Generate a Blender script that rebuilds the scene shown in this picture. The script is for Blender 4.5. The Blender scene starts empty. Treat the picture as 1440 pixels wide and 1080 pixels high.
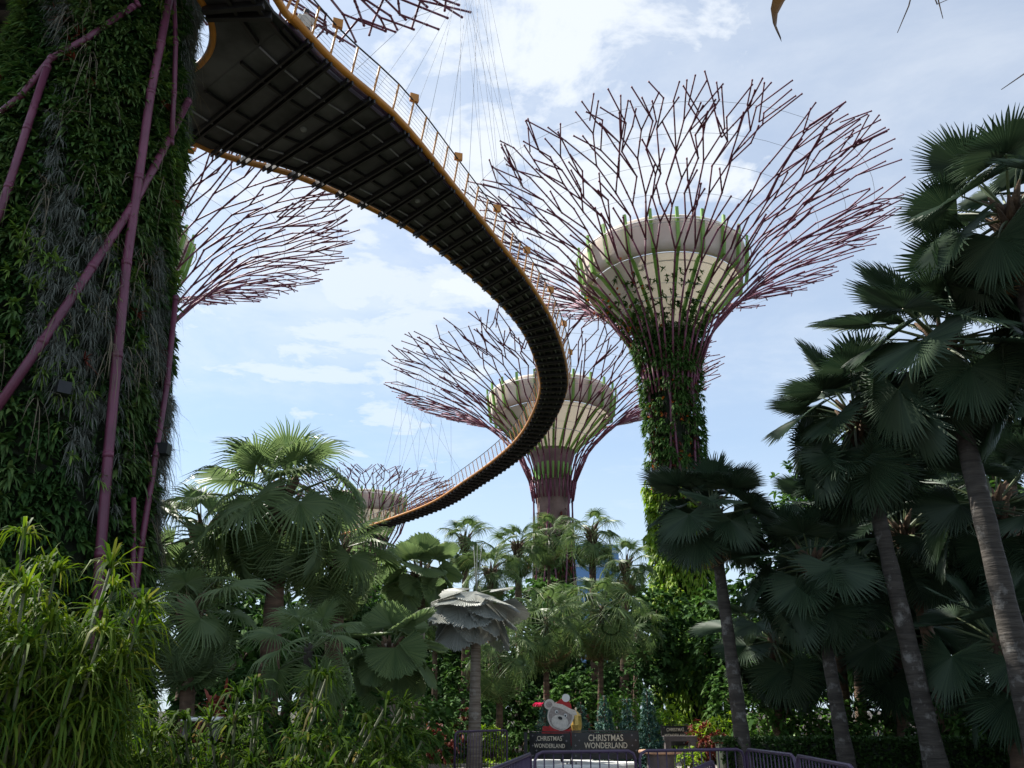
import bpy, math, random
import numpy as np
from mathutils import Vector, Matrix, Euler
R = math.radians
SC = bpy.context.scene
COL = SC.collection

# ------------------------------------------------------------------ camera
FPX, PITCH, EYE = 1165.0, 21.5, 1.6
cd = bpy.data.cameras.new('camera'); cam = bpy.data.objects.new('camera', cd); COL.objects.link(cam)
cam.location = (0, 0, EYE); cam.rotation_euler = (R(90 + PITCH), 0, 0)
cd.sensor_width = 36; cd.lens = FPX / 1440 * 36; cd.clip_start = 0.05; cd.clip_end = 3000
SC.camera = cam

# ------------------------------------------------------------------ world, sun, exposure
SUN_EL, SUN_DIR = 51.0, (-0.88, 0.47)          # horizontal direction towards the sun
w = bpy.data.worlds.new('World'); SC.world = w; w.use_nodes = True
nt = w.node_tree; nt.nodes.clear()
def N(t, **k):
    n = nt.nodes.new(t)
    for a, b in k.items(): setattr(n, a, b)
    return n
L_ = lambda a, b: nt.links.new(a, b)
out = N('ShaderNodeOutputWorld'); bg = N('ShaderNodeBackground'); sky = N('ShaderNodeTexSky')
sky.sky_type = 'NISHITA'; sky.sun_disc = False; sky.sun_elevation = R(SUN_EL)
sky.sun_rotation = math.atan2(SUN_DIR[0], SUN_DIR[1]); sky.air_density = 1.0; sky.dust_density = 0.6; sky.ozone_density = 2.0
tc = N('ShaderNodeTexCoord'); sep = N('ShaderNodeSeparateXYZ'); L_(tc.outputs['Generated'], sep.inputs[0])
zc = N('ShaderNodeMath', operation='MAXIMUM'); L_(sep.outputs['Z'], zc.inputs[0]); zc.inputs[1].default_value = 0.03
dv = N('ShaderNodeVectorMath', operation='DIVIDE'); L_(tc.outputs['Generated'], dv.inputs[0])
cz = N('ShaderNodeCombineXYZ'); [L_(zc.outputs[0], cz.inputs[i]) for i in range(3)]; L_(cz.outputs[0], dv.inputs[1])
def noise(scale, detail, rough, off):
    m = N('ShaderNodeVectorMath', operation='ADD'); L_(dv.outputs[0], m.inputs[0]); m.inputs[1].default_value = off
    n = N('ShaderNodeTexNoise'); n.inputs['Scale'].default_value = scale; n.inputs['Detail'].default_value = detail
    n.inputs['Roughness'].default_value = rough; n.inputs['Distortion'].default_value = 0.25; L_(m.outputs[0], n.inputs['Vector']); return n
def ramp(src, a, b, lo=0.0, hi=1.0):
    m = N('ShaderNodeMapRange', interpolation_type='SMOOTHSTEP'); L_(src, m.inputs[0])
    for i, v in enumerate((a, b, lo, hi)): m.inputs[i + 1].default_value = v
    return m.outputs[0]
def mth(op, a, b):
    m = N('ShaderNodeMath', operation=op)
    for i, v in enumerate((a, b)):
        if isinstance(v, (int, float)): m.inputs[i].default_value = v
        else: L_(v, m.inputs[i])
    return m.outputs[0]
thin = ramp(noise(1.6, 8, 0.62, (3.1, 0.4, 0)).outputs['Fac'], 0.38, 0.78, 0.40, 0.68)
puff = ramp(noise(7.0, 6, 0.6, (1.0, 7.7, 0)).outputs['Fac'], 0.36, 0.78, 0.0, 0.42)
big_cloud = None
def cloud_blob(dirv, size, gain):
    """a cumulus bank: a soft patch of sky around a fixed compass direction, broken by noise"""
    d = Vector(dirv).normalized()
    dp = N('ShaderNodeVectorMath', operation='DOT_PRODUCT'); L_(tc.outputs['Generated'], dp.inputs[0]); dp.inputs[1].default_value = d
    n = noise(4.0, 9, 0.6, (5.3, 2.2, 1.0)).outputs['Fac']
    a = mth('ADD', dp.outputs['Value'], mth('MULTIPLY', mth('SUBTRACT', n, 0.5), 0.16))
    return ramp(a, math.cos(R(size * 1.15)), math.cos(R(size * 0.25)), 0.0, gain)
cl = mth('MAXIMUM', thin, cloud_blob((0.04, 0.83, 0.61), 14, 0.86))
cl = mth('MAXIMUM', cl, cloud_blob((-0.16, 0.83, 0.50), 13, 0.74))
cl = mth('MAXIMUM', cl, puff)
low = ramp(sep.outputs['Z'], 0.02, 0.56, 0.82, 0.0)
cl = mth('MAXIMUM', cl, low)
cmix = N('ShaderNodeMix', data_type='RGBA'); L_(cl, cmix.inputs[0])
skm = N('ShaderNodeVectorMath', operation='MULTIPLY'); L_(sky.outputs[0], skm.inputs[0]); skm.inputs[1].default_value = (1.10, 1.36, 1.46)
L_(skm.outputs[0], cmix.inputs[6]); 
ccol = N('ShaderNodeMix', data_type='RGBA'); L_(low, ccol.inputs[0]); ccol.inputs[6].default_value = (8.3, 8.7, 9.1, 1); ccol.inputs[7].default_value = (5.6, 6.9, 8.3, 1)
L_(ccol.outputs[2], cmix.inputs[7]); L_(cmix.outputs[2], bg.inputs[0]); bg.inputs[1].default_value = 0.058
L_(bg.outputs[0], out.inputs[0])
sl = bpy.data.lights.new('sun', 'SUN'); sl.energy = 4.8; sl.angle = R(0.5); sl.color = (1.0, 0.95, 0.87)
so = bpy.data.objects.new('sun', sl); COL.objects.link(so)
sv = Vector((SUN_DIR[0], SUN_DIR[1], 0)).normalized() * math.cos(R(SUN_EL)) + Vector((0, 0, math.sin(R(SUN_EL))))
so.rotation_euler = sv.to_track_quat('Z', 'Y').to_euler(); so.location = (-80, 30, 90)
SC.view_settings.view_transform = 'Standard'; SC.view_settings.look = 'None'; SC.view_settings.exposure = 1.1; SC.view_settings.gamma = 1.0
SC.cycles.max_bounces = 6; SC.cycles.transparent_max_bounces = 8

# ------------------------------------------------------------------ helpers
CP, SP = math.cos(R(PITCH)), math.sin(R(PITCH))
def ray(x, y):
    r = (x - 720) / FPX; u = (540 - y) / FPX
    return Vector((r, CP - u * SP, SP + u * CP))
def at(x, y, Y):
    d = ray(x, y); q = d * (Y / d.y); return Vector((q.x, q.y, q.z + EYE))
def at_z(x, y, z):
    d = ray(x, y); q = d * ((z - EYE) / d.z); return Vector((q.x, q.y, z))
def gx(x, Y):                                   # ground point under pixel column x at depth Y (taken at the horizon line)
    return at(x, 1000, Y).x

class MB:
    """collects geometry; build() links ONE mesh object"""
    def __init__(s): s.v = []; s.q = []; s.m = []; s.n = 0; s.ng = []
    def add(s, V, F, mi=0):
        V = np.asarray(V, float).reshape(-1, 3); F = np.asarray(F, int)
        if F.shape[1] == 3: F = np.column_stack([F, np.full(len(F), -10**9)])
        s.v.append(V); s.q.append(np.where(F < 0, -1, F + s.n)); s.m.append(np.full(len(F), mi)); s.n += len(V); return s
    def ngon(s, pts, mi=0):
        pts = np.asarray(pts, float); s.v.append(pts); s.ng.append((list(range(s.n, s.n + len(pts))), mi)); s.n += len(pts)
    def tube(s, P, rad, n=6, mi=0, cap=True):
        P = [Vector(p) for p in P]
        if not hasattr(rad, '__len__'): rad = [rad] * len(P)
        rings = []; prev = None
        for i, p in enumerate(P):
            t = (P[min(i + 1, len(P) - 1)] - P[max(i - 1, 0)]).normalized()
            if prev is None:
                u = t.cross(Vector((0, 0, 1)));
                if u.length < 0.05: u = t.cross(Vector((0, 1, 0)))
            else: u = prev - t * prev.dot(t)
            u.normalize(); prev = u; v = t.cross(u)
            rings.append([p + (u * math.cos(a) + v * math.sin(a)) * rad[i] for a in [2 * math.pi * k / n for k in range(n)]])
        V = [q for r_ in rings for q in r_]; F = []
        for i in range(len(P) - 1):
            for k in range(n):
                F.append((i * n + k, i * n + (k + 1) % n, (i + 1) * n + (k + 1) % n, (i + 1) * n + k))
        if cap:
            b = len(V); V += [P[0], P[-1]]; e = (len(P) - 1) * n
            s.add(V, F, mi); T = []
            o = s.n - len(V)
            for k in range(n): T += [(b, (k + 1) % n, k), (b + 1, e + k, e + (k + 1) % n)]
            T = np.array(T) + o; s.q.append(np.column_stack([T, np.full(len(T), -1)])); s.m.append(np.full(len(T), mi))
        else: s.add(V, F, mi)
        return s
    def box(s, c, d, rot=None, mi=0):
        c = Vector(c); V = []
        for z in (-1, 1):
            for x, y in ((-1, -1), (1, -1), (1, 1), (-1, 1)):
                q = Vector((x * d[0] / 2, y * d[1] / 2, z * d[2] / 2))
                if rot is not None: q = rot @ q
                V.append(c + q)
        return s.add(V, [(3, 2, 1, 0), (4, 5, 6, 7), (0, 1, 5, 4), (1, 2, 6, 5), (2, 3, 7, 6), (3, 0, 4, 7)], mi)
    def bar(s, a, b, wd, ht, up=(0, 0, 1), mi=0):
        a = Vector(a); b = Vector(b); t = (b - a).normalized(); u = t.cross(Vector(up)).normalized(); v = u.cross(t)
        rot = Matrix((t, u, v)).transposed(); return s.box((a + b) / 2, ((b - a).length, wd, ht), rot, mi)
    def lathe(s, prof, n=32, mi=0, c=(0, 0, 0)):
        V = []; F = []
        for r_, z in prof:
            for k in range(n):
                a = 2 * math.pi * k / n; V.append((c[0] + r_ * math.cos(a), c[1] + r_ * math.sin(a), c[2] + z))
        for i in range(len(prof) - 1):
            for k in range(n): F.append((i * n + k, i * n + (k + 1) % n, (i + 1) * n + (k + 1) % n, (i + 1) * n + k))
        return s.add(V, F, mi)
    def plate(s, poly, to3, th, mi=0):
        """an extruded polygon: to3(x, y, depth) maps into the world"""
        n = len(poly); a = [to3(x, y, 0) for x, y in poly]; b = [to3(x, y, th) for x, y in poly]
        s.ngon(a, mi); s.ngon(b[::-1], mi)
        V = a + b; s.add(V, [(i, (i + 1) % n, n + (i + 1) % n, n + i) for i in range(n)], mi); return s
    def mesh(s, name, mats, smooth=True):
        me = bpy.data.meshes.new(name)
        V = np.concatenate(s.v) if s.v else np.zeros((0, 3))
        Q = np.concatenate(s.q) if s.q else np.zeros((0, 4), int); M = np.concatenate(s.m) if s.m else np.zeros(0, int)
        tri = Q[:, 3] < 0 if len(Q) else np.zeros(0, bool)
        lt = np.where(tri, 3, 4); loops = Q[Q >= 0] if len(Q) else np.zeros(0, int)
        if s.ng:
            loops = np.concatenate([loops] + [np.array(f) for f, _ in s.ng]); lt = np.concatenate([lt, [len(f) for f, _ in s.ng]]); M = np.concatenate([M, [m for _, m in s.ng]])
        me.vertices.add(len(V)); me.vertices.foreach_set('co', V.ravel().astype(np.float32))
        me.loops.add(len(loops)); me.loops.foreach_set('vertex_index', loops.astype(np.int32))
        me.polygons.add(len(lt)); me.polygons.foreach_set('loop_start', np.concatenate([[0], np.cumsum(lt)[:-1]]).astype(np.int32))
        me.polygons.foreach_set('material_index', M.astype(np.int32))
        me.polygons.foreach_set('use_smooth', np.full(len(lt), smooth))
        for m in (mats if isinstance(mats, (list, tuple)) else [mats]): me.materials.append(m)
        me.update(calc_edges=True); me.validate(); return me
    def build(s, name, mats, parent=None, smooth=True, loc=None):
        return link(name, s.mesh(name, mats, smooth), parent, loc)
def link(name, me, parent=None, loc=None):
    o = bpy.data.objects.new(name, me); COL.objects.link(o)
    if parent is not None: o.parent = parent
    if loc is not None: o.location = loc
    return o
def tag(o, label=None, cat=None, group=None, kind=None):
    for k, v in (('label', label), ('category', cat), ('group', group), ('kind', kind)):
        if v: o[k] = v
    return o
def empty(name, loc, label, cat, group=None, rz=0):
    o = bpy.data.objects.new(name, None); COL.objects.link(o); o.location = loc; o.rotation_euler.z = rz; o.empty_display_size = .2
    return tag(o, label, cat, group)
def copy_thing(root, loc, label, group=None, rz=0, sc=1):
    r = root.copy(); COL.objects.link(r); r.location = loc; r.rotation_euler.z = rz; r.scale = (sc,) * 3; r['label'] = label
    if group: r['group'] = group
    for ch in root.children:
        c = ch.copy(); COL.objects.link(c); c.parent = r
        for g in ch.children: d = g.copy(); COL.objects.link(d); d.parent = c
    return r

# ------------------------------------------------------------------ materials
def new_mat(name):
    m = bpy.data.materials.new(name); m.use_nodes = True; t = m.node_tree; t.nodes.clear(); return m, t
def plain(name, col, rough=.6, metal=0, var=.12, scale=3.0, bump=0, bscale=20, spec=.5, col2=None, detail=6):
    m, t = new_mat(name); o = t.nodes.new('ShaderNodeOutputMaterial'); b = t.nodes.new('ShaderNodeBsdfPrincipled'); t.links.new(b.outputs[0], o.inputs[0])
    b.inputs['Roughness'].default_value = rough; b.inputs['Metallic'].default_value = metal; b.inputs['Specular IOR Level'].default_value = spec
    tcn = t.nodes.new('ShaderNodeTexCoord'); n = t.nodes.new('ShaderNodeTexNoise'); n.inputs['Scale'].default_value = scale; n.inputs['Detail'].default_value = detail
    t.links.new(tcn.outputs['Object'], n.inputs['Vector'])
    mx = t.nodes.new('ShaderNodeMix'); mx.data_type = 'RGBA'
    mr = t.nodes.new('ShaderNodeMapRange'); mr.inputs[1].default_value = .35; mr.inputs[2].default_value = .65; t.links.new(n.outputs['Fac'], mr.inputs[0]); t.links.new(mr.outputs[0], mx.inputs[0])
    if col2 is None: c1 = [c * (1 - var) for c in col]; c2 = [min(1, c * (1 + var)) for c in col]
    else: c1, c2 = col, col2
    mx.inputs[6].default_value = (*c1, 1); mx.inputs[7].default_value = (*c2, 1); t.links.new(mx.outputs[2], b.inputs['Base Color'])
    if bump:
        n2 = t.nodes.new('ShaderNodeTexNoise'); n2.inputs['Scale'].default_value = bscale; n2.inputs['Detail'].default_value = 5; t.links.new(tcn.outputs['Object'], n2.inputs['Vector'])
        bp = t.nodes.new('ShaderNodeBump'); bp.inputs['Strength'].default_value = bump; bp.inputs['Distance'].default_value = .05; t.links.new(n2.outputs['Fac'], bp.inputs['Height']); t.links.new(bp.outputs[0], b.inputs['Normal'])
    return m
def leafm(name, c1, c2, rough=.45, trans=.22, spec=.25, c3=None):
    rough = rough + .08
    """leaf: colour differs from leaf to leaf; some light comes through"""
    m, t = new_mat(name); o = t.nodes.new('ShaderNodeOutputMaterial'); b = t.nodes.new('ShaderNodeBsdfPrincipled')
    g = t.nodes.new('ShaderNodeNewGeometry'); rp = t.nodes.new('ShaderNodeValToRGB'); t.links.new(g.outputs['Random Per Island'], rp.inputs[0])
    e = rp.color_ramp.elements; e[0].color = (*c1, 1); e[1].color = (*c2, 1)
    if c3: q = rp.color_ramp.elements.new(.93); q.color = (*c2, 1); rp.color_ramp.elements[-1].color = (*c3, 1)
    t.links.new(rp.outputs[0], b.inputs['Base Color']); b.inputs['Roughness'].default_value = rough; b.inputs['Specular IOR Level'].default_value = spec
    tr = t.nodes.new('ShaderNodeBsdfTranslucent'); hs = t.nodes.new('ShaderNodeHueSaturation'); hs.inputs['Value'].default_value = 1.7; hs.inputs['Saturation'].default_value = 1.1
    t.links.new(rp.outputs[0], hs.inputs['Color']); t.links.new(hs.outputs[0], tr.inputs[0])
    mx = t.nodes.new('ShaderNodeMixShader'); mx.inputs[0].default_value = trans; t.links.new(b.outputs[0], mx.inputs[1]); t.links.new(tr.outputs[0], mx.inputs[2]); t.links.new(mx.outputs[0], o.inputs[0])
    return m
def banded(name, c1, c2, c3, zscale, rough=.85, bump=.6):
    """palm trunk: ring scars up the stem plus pale lichen patches"""
    m, t = new_mat(name); o = t.nodes.new('ShaderNodeOutputMaterial'); b = t.nodes.new('ShaderNodeBsdfPrincipled'); t.links.new(b.outputs[0], o.inputs[0]); b.inputs['Roughness'].default_value = rough
    tcn = t.nodes.new('ShaderNodeTexCoord'); mp = t.nodes.new('ShaderNodeMapping'); mp.inputs['Scale'].default_value = (1.2, 1.2, zscale); t.links.new(tcn.outputs['Object'], mp.inputs[0])
    n = t.nodes.new('ShaderNodeTexNoise'); n.inputs['Scale'].default_value = 2; n.inputs['Detail'].default_value = 6; t.links.new(mp.outputs[0], n.inputs['Vector'])
    n2 = t.nodes.new('ShaderNodeTexNoise'); n2.inputs['Scale'].default_value = 2.3; n2.inputs['Detail'].default_value = 8; n2.inputs['Roughness'].default_value = .65; t.links.new(tcn.outputs['Object'], n2.inputs['Vector'])
    def mr(src, a, bb):
        q = t.nodes.new('ShaderNodeMapRange'); q.inputs[1].default_value = a; q.inputs[2].default_value = bb; t.links.new(src, q.inputs[0]); return q.outputs[0]
    m1 = t.nodes.new('ShaderNodeMix'); m1.data_type = 'RGBA'; t.links.new(mr(n.outputs['Fac'], .35, .65), m1.inputs[0]); m1.inputs[6].default_value = (*c1, 1); m1.inputs[7].default_value = (*c2, 1)
    m2 = t.nodes.new('ShaderNodeMix'); m2.data_type = 'RGBA'; t.links.new(mr(n2.outputs['Fac'], .55, .64), m2.inputs[0]); t.links.new(m1.outputs[2], m2.inputs[6]); m2.inputs[7].default_value = (*c3, 1)
    t.links.new(m2.outputs[2], b.inputs['Base Color'])
    bp = t.nodes.new('ShaderNodeBump'); bp.inputs['Strength'].default_value = bump; bp.inputs['Distance'].default_value = .06; t.links.new(n.outputs['Fac'], bp.inputs['Height']); t.links.new(bp.outputs[0], b.inputs['Normal'])
    return m
M = dict(
    purple=plain('maroon_painted_steel', (.14, .034, .068), .45, 0, .2, 1.5),
    branch=plain('maroon_branch_steel', (.165, .042, .075), .65, 0, .2, 1.5),
    concrete=leafm('funnel_membrane', (.52, .475, .40), (.52, .475, .40), .8, .11, .2),
    band=plain('rim_band_concrete', (.66, .565, .48), .85, 0, .10, .5, .15, 10),
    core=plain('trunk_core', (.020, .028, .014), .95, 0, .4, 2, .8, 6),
    pinkcore=plain('bare_trunk_concrete', (.20, .135, .115), .9, 0, .25, 1.2, .4, 8),
    green=plain('lime_green_steel', (.18, .37, .06), .45, 0, .15, 1.0),
    white=plain('white_paint', (.75, .75, .73), .5, 0, .04, 2),
    cable=plain('steel_cable', (.26, .27, .29), .7, 0, .1, 1),
    orange=plain('orange_painted_steel', (.50, .20, .025), .4, 0, .15, 1.2),
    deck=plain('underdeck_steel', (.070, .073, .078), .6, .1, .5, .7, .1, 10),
    beam=plain('dark_beam_steel', (.022, .021, .021), .5, .2, .3, 1.5),
    barrier=plain('purple_barrier_paint', (.05, .028, .066), .35, 0, .15, 4),
    black=plain('black_vinyl', (.012, .012, .013), .4, 0, .3, 3, .3, 4),
    blackm=plain('black_metal', (.015, .015, .016), .4, .3, .2, 3),
    cream=plain('cream_lettering', (.62, .55, .42), .6, 0, .06, 8),
    greyp=plain('grey_print', (.20, .19, .20), .6, 0, .2, 8),
    red=plain('red_felt', (.42, .03, .03), .8, 0, .15, 14),
    beargrey=plain('bear_fur_print', (.36, .31, .28), .8, 0, .2, 18),
    bearpale=plain('bear_pale_print', (.66, .61, .54), .8, 0, .12, 16),
    gold=plain('gold_foil', (.55, .36, .09), .35, .5, .2, 12),
    wood=plain('table_wood', (.42, .25, .16), .6, 0, .18, 6, .15, 18),
    bark=plain('brown_bark', (.10, .065, .04), .9, 0, .35, 4, .7, 14),
    fibre=plain('palm_fibre', (.10, .062, .036), .95, 0, .4, 7, .6, 25),
    soil=plain('soil', (.030, .022, .015), .95, 0, .35, 1.3, .6, 9),
    paving=plain('paving', (.30, .27, .24), .85, 0, .15, .7, .2, 30),
    kerb=plain('kerb_stone', (.32, .30, .28), .85, 0, .12, 2, .2, 20),
    stone=plain('grey_stone', (.10, .085, .085), .9, 0, .25, 3, .4, 14),
    glass=plain('blue_glass_facade', (.10, .20, .36), .15, .3, .2, .05),
    facade=plain('pale_facade', (.5, .55, .6), .6, 0, .05, .2),
    skin=plain('skin', (.45, .27, .19), .55, 0, .08, 9),
    shirt=plain('cream_shirt', (.55, .50, .42), .85, 0, .06, 9),
    trouser=plain('grey_trousers', (.10, .10, .11), .85, 0, .1, 9),
    hair=plain('dark_hair', (.015, .011, .009), .6, 0, .2, 20),
    trunk=banded('ringed_palm_trunk', (.026, .021, .016), (.056, .047, .038), (.16, .15, .135), 9),
    trunk_pale=banded('pale_palm_trunk', (.13, .10, .075), (.24, .20, .155), (.30, .28, .24), 12),
    trunk_brown=banded('brown_fibrous_trunk', (.06, .035, .02), (.13, .075, .045), (.16, .11, .07), 6),
    stem=plain('plant_stem', (.10, .11, .05), .7, 0, .25, 5),
    petiole=plain('frond_stalk', (.085, .115, .045), .5, 0, .2, 3),
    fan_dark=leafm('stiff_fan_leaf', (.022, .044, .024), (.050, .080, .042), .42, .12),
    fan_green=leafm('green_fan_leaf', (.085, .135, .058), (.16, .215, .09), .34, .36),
    fan_soft=leafm('soft_fan_leaf', (.075, .13, .045), (.15, .21, .075), .35, .28, c3=(.32, .28, .12)),
    fan_dead=leafm('dead_fan_leaf', (.14, .09, .045), (.24, .17, .09), .7, .15),
    fan_silver=leafm('silver_fan_leaf', (.21, .22, .195), (.31, .32, .285), .4, .05),
    fern=leafm('fern_leaf', (.055, .108, .030), (.115, .18, .05), .45, .22, c3=(.12, .16, .03)),
    lime_fern=leafm('pale_fern_leaf', (.11, .20, .035), (.18, .27, .055), .45, .25),
    dark=leafm('dark_creeper_leaf', (.028, .070, .020), (.062, .122, .034), .6, .15, .08),
    air=leafm('grey_airplant_leaf', (.10, .115, .095), (.19, .20, .165), .7, .1),
    dry=leafm('dry_root', (.13, .11, .075), (.20, .165, .11), .8, .05),
    lime=leafm('lime_vine_leaf', (.12, .24, .022), (.26, .34, .04), .42, .4),
    strap=leafm('strap_leaf', (.035, .085, .012), (.13, .185, .022), .5, .34, .15, c3=(.17, .17, .04)),
    strapdark=leafm('dark_strap_leaf', (.018, .044, .008), (.06, .10, .014), .55, .34, .04, c3=(.17, .13, .05)),
    bush=leafm('shrub_leaf', (.038, .095, .022), (.09, .165, .038), .55, .2, .1),
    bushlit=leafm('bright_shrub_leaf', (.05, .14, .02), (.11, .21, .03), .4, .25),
    hedge=leafm('hedge_leaf', (.020, .050, .012), (.050, .095, .022), .4, .15),
    red_leaf=leafm('russet_leaf', (.11, .022, .018), (.20, .05, .03), .5, .2),
    flower=leafm('orange_flower', (.42, .10, .015), (.60, .20, .03), .6, .3),
    pinkflower=leafm('pink_flower', (.55, .05, .12), (.65, .10, .18), .6, .3),
    xmas=leafm('artificial_fir_needle', (.03, .085, .07), (.07, .155, .12), .5, .05),
    banana=leafm('dark_hanging_leaf', (.035, .022, .012), (.07, .04, .015), .4, .2),
)

# ------------------------------------------------------------------ leaf makers
def unit(a): return a / np.maximum(np.linalg.norm(a, axis=-1, keepdims=True), 1e-9)
def straps(mb, P, D, Ln, Wd, droop, rng, mi=0, S=(0, .3, .65, 1), prof=(.45, 1, .75, .06), fold=0.0):
    """many arching strap leaves at once: bases P, start directions D, lengths, widths"""
    P = np.asarray(P, float); D = unit(np.asarray(D, float)); n = len(P); up = np.array([0, 0, 1.0])
    W = np.cross(D, up); bad = np.linalg.norm(W, axis=1) < .1; W[bad] = (1, 0, 0); W = unit(W)
    tw = rng.normal(0, .35, (n, 1)); W = unit(W + np.cross(D, W) * tw)
    Ln = np.broadcast_to(Ln, n)[:, None]; Wd = np.broadcast_to(Wd, n)[:, None]; droop = np.broadcast_to(droop, n)[:, None]
    rows = []
    for s, p in zip(S, prof):
        c = P + D * Ln * s * (1 - .25 * droop * s) - up * droop * Ln * s * s
        rows += [c - W * Wd * p / 2, c + W * Wd * p / 2]
    V = np.stack(rows, 1).reshape(-1, 3); k = len(S) * 2
    b = (np.arange(n) * k)[:, None]
    F = np.concatenate([b + np.array([[2 * i, 2 * i + 1, 2 * i + 3, 2 * i + 2]]) for i in range(len(S) - 1)])
    mb.add(V, F, mi)
def rosettes(mb, C, A, k, Ln, Wd, spread, droop, rng, mi=0, prof=(.45, 1, .75, .06)):
    """k leaves around each centre C, opening around axis A"""
    C = np.repeat(np.asarray(C, float), k, 0); A = np.repeat(unit(np.asarray(A, float)), k, 0); n = len(C)
    Rn = unit(rng.normal(size=(n, 3))); Rn = unit(Rn - A * (Rn * A).sum(1, keepdims=True))
    th = (rng.uniform(.15, 1, (n, 1))) * spread
    straps(mb, C, A * np.cos(th) + Rn * np.sin(th), Ln * rng.uniform(.6, 1.15, n), Wd * rng.uniform(.7, 1.2, n), droop * rng.uniform(.5, 1.4, n), rng, mi, prof=prof)

def fan_mesh(name, mat, nseg, spread, L, fuse, pet, bend, tilt, droop, cup, pleat, seed, prad=.022, wav=.0):
    """one palm frond: stalk along +X, then a pleated fan of nseg segments fused to `fuse` of the radius"""
    rg = np.random.default_rng(seed); mb = MB()
    P = [(pet * s, 0, -bend * pet * s * s) for s in np.linspace(0, 1, 6)]
    mb.tube(P, [prad * (1.5 - .8 * s) for s in np.linspace(0, 1, 6)], 5, 1)
    hub = np.array(P[-1]); ang = -R(tilt) - math.atan(2 * bend) * .7
    ux = np.array([math.cos(ang), 0, math.sin(ang)]); uz = np.array([-math.sin(ang), 0, math.cos(ang)]); uy = np.array([0, 1.0, 0])
    sp = R(spread); da = sp / nseg
    S = np.array([.012, .3, fuse * .8, fuse, fuse + (1 - fuse) * .5, 1.0])
    w1 = rg.uniform(0, 6.28); 
    for k in range(nseg):
        a = -sp / 2 + (k + .5) * da; q = abs(a) / (sp / 2)
        Lk = L * (1 - .18 * q * q) * rg.uniform(.94, 1.03); dr = droop * rg.uniform(.55, 1.35); side = rg.normal(0, .05)
        rows = []
        for s in S:
            f = max(0, (s - fuse) / (1 - fuse)); r = s * Lk * (1 - .25 * dr * f * f)
            hw = math.tan(da / 2) * min(s, fuse) * Lk * ((1 - f) ** .75 if f < 1 else .03) + .001
            ca, sa = math.cos(a + side * f), math.sin(a + side * f)
            wz = cup * abs(sa) * r - dr * L * f * f * .9 - .10 * L * s * s * (droop > .2) + wav * L * math.sin(3 * a + w1) * s * s
            for e, hgt in ((-1, -pleat), (0, pleat), (1, -pleat)):
                u = ca * r - sa * hw * e; v = sa * r + ca * hw * e
                rows.append(hub + ux * u + uy * v + uz * (wz + hgt * hw))
        F = []
        for i in range(len(S) - 1):
            for j in (0, 1): F.append((3 * i + j, 3 * i + j + 1, 3 * i + 3 + j + 1, 3 * i + 3 + j))
        mb.add(rows, F, 0)
    return mb.mesh(name, [mat, M['petiole']], smooth=False)
FAN = {}
def fans(key, tilts=((.02, 4), (.06, 18), (.14, 34), (.26, 48), (.1, 60)), **k):
    FAN[key] = [fan_mesh('frond', seed=i * 7 + 1, bend=b, tilt=t, **k) for i, (b, t) in enumerate(tilts)]
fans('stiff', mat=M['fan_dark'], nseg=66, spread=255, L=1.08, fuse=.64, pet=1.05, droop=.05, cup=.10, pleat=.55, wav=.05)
fans('soft', mat=M['fan_soft'], nseg=34, spread=270, L=1.08, fuse=.30, pet=1.0, droop=.55, cup=.16, pleat=.5)
fans('big', mat=M['fan_green'], nseg=44, spread=285, L=1.15, fuse=.42, pet=1.0, droop=.32, cup=.20, pleat=.55)
fans('round', mat=M['fan_green'], nseg=50, spread=230, L=1.0, fuse=.90, pet=.75, droop=.02, cup=.05, pleat=.5, wav=.04)
fans('silver', tilts=((.02, 6), (.04, 14), (.05, 22), (.06, 30), (.05, 18)), mat=M['fan_silver'], nseg=40, spread=165, L=1.0, fuse=.95, pet=.55, droop=.02, cup=-.12, pleat=.22, wav=.02)

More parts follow.
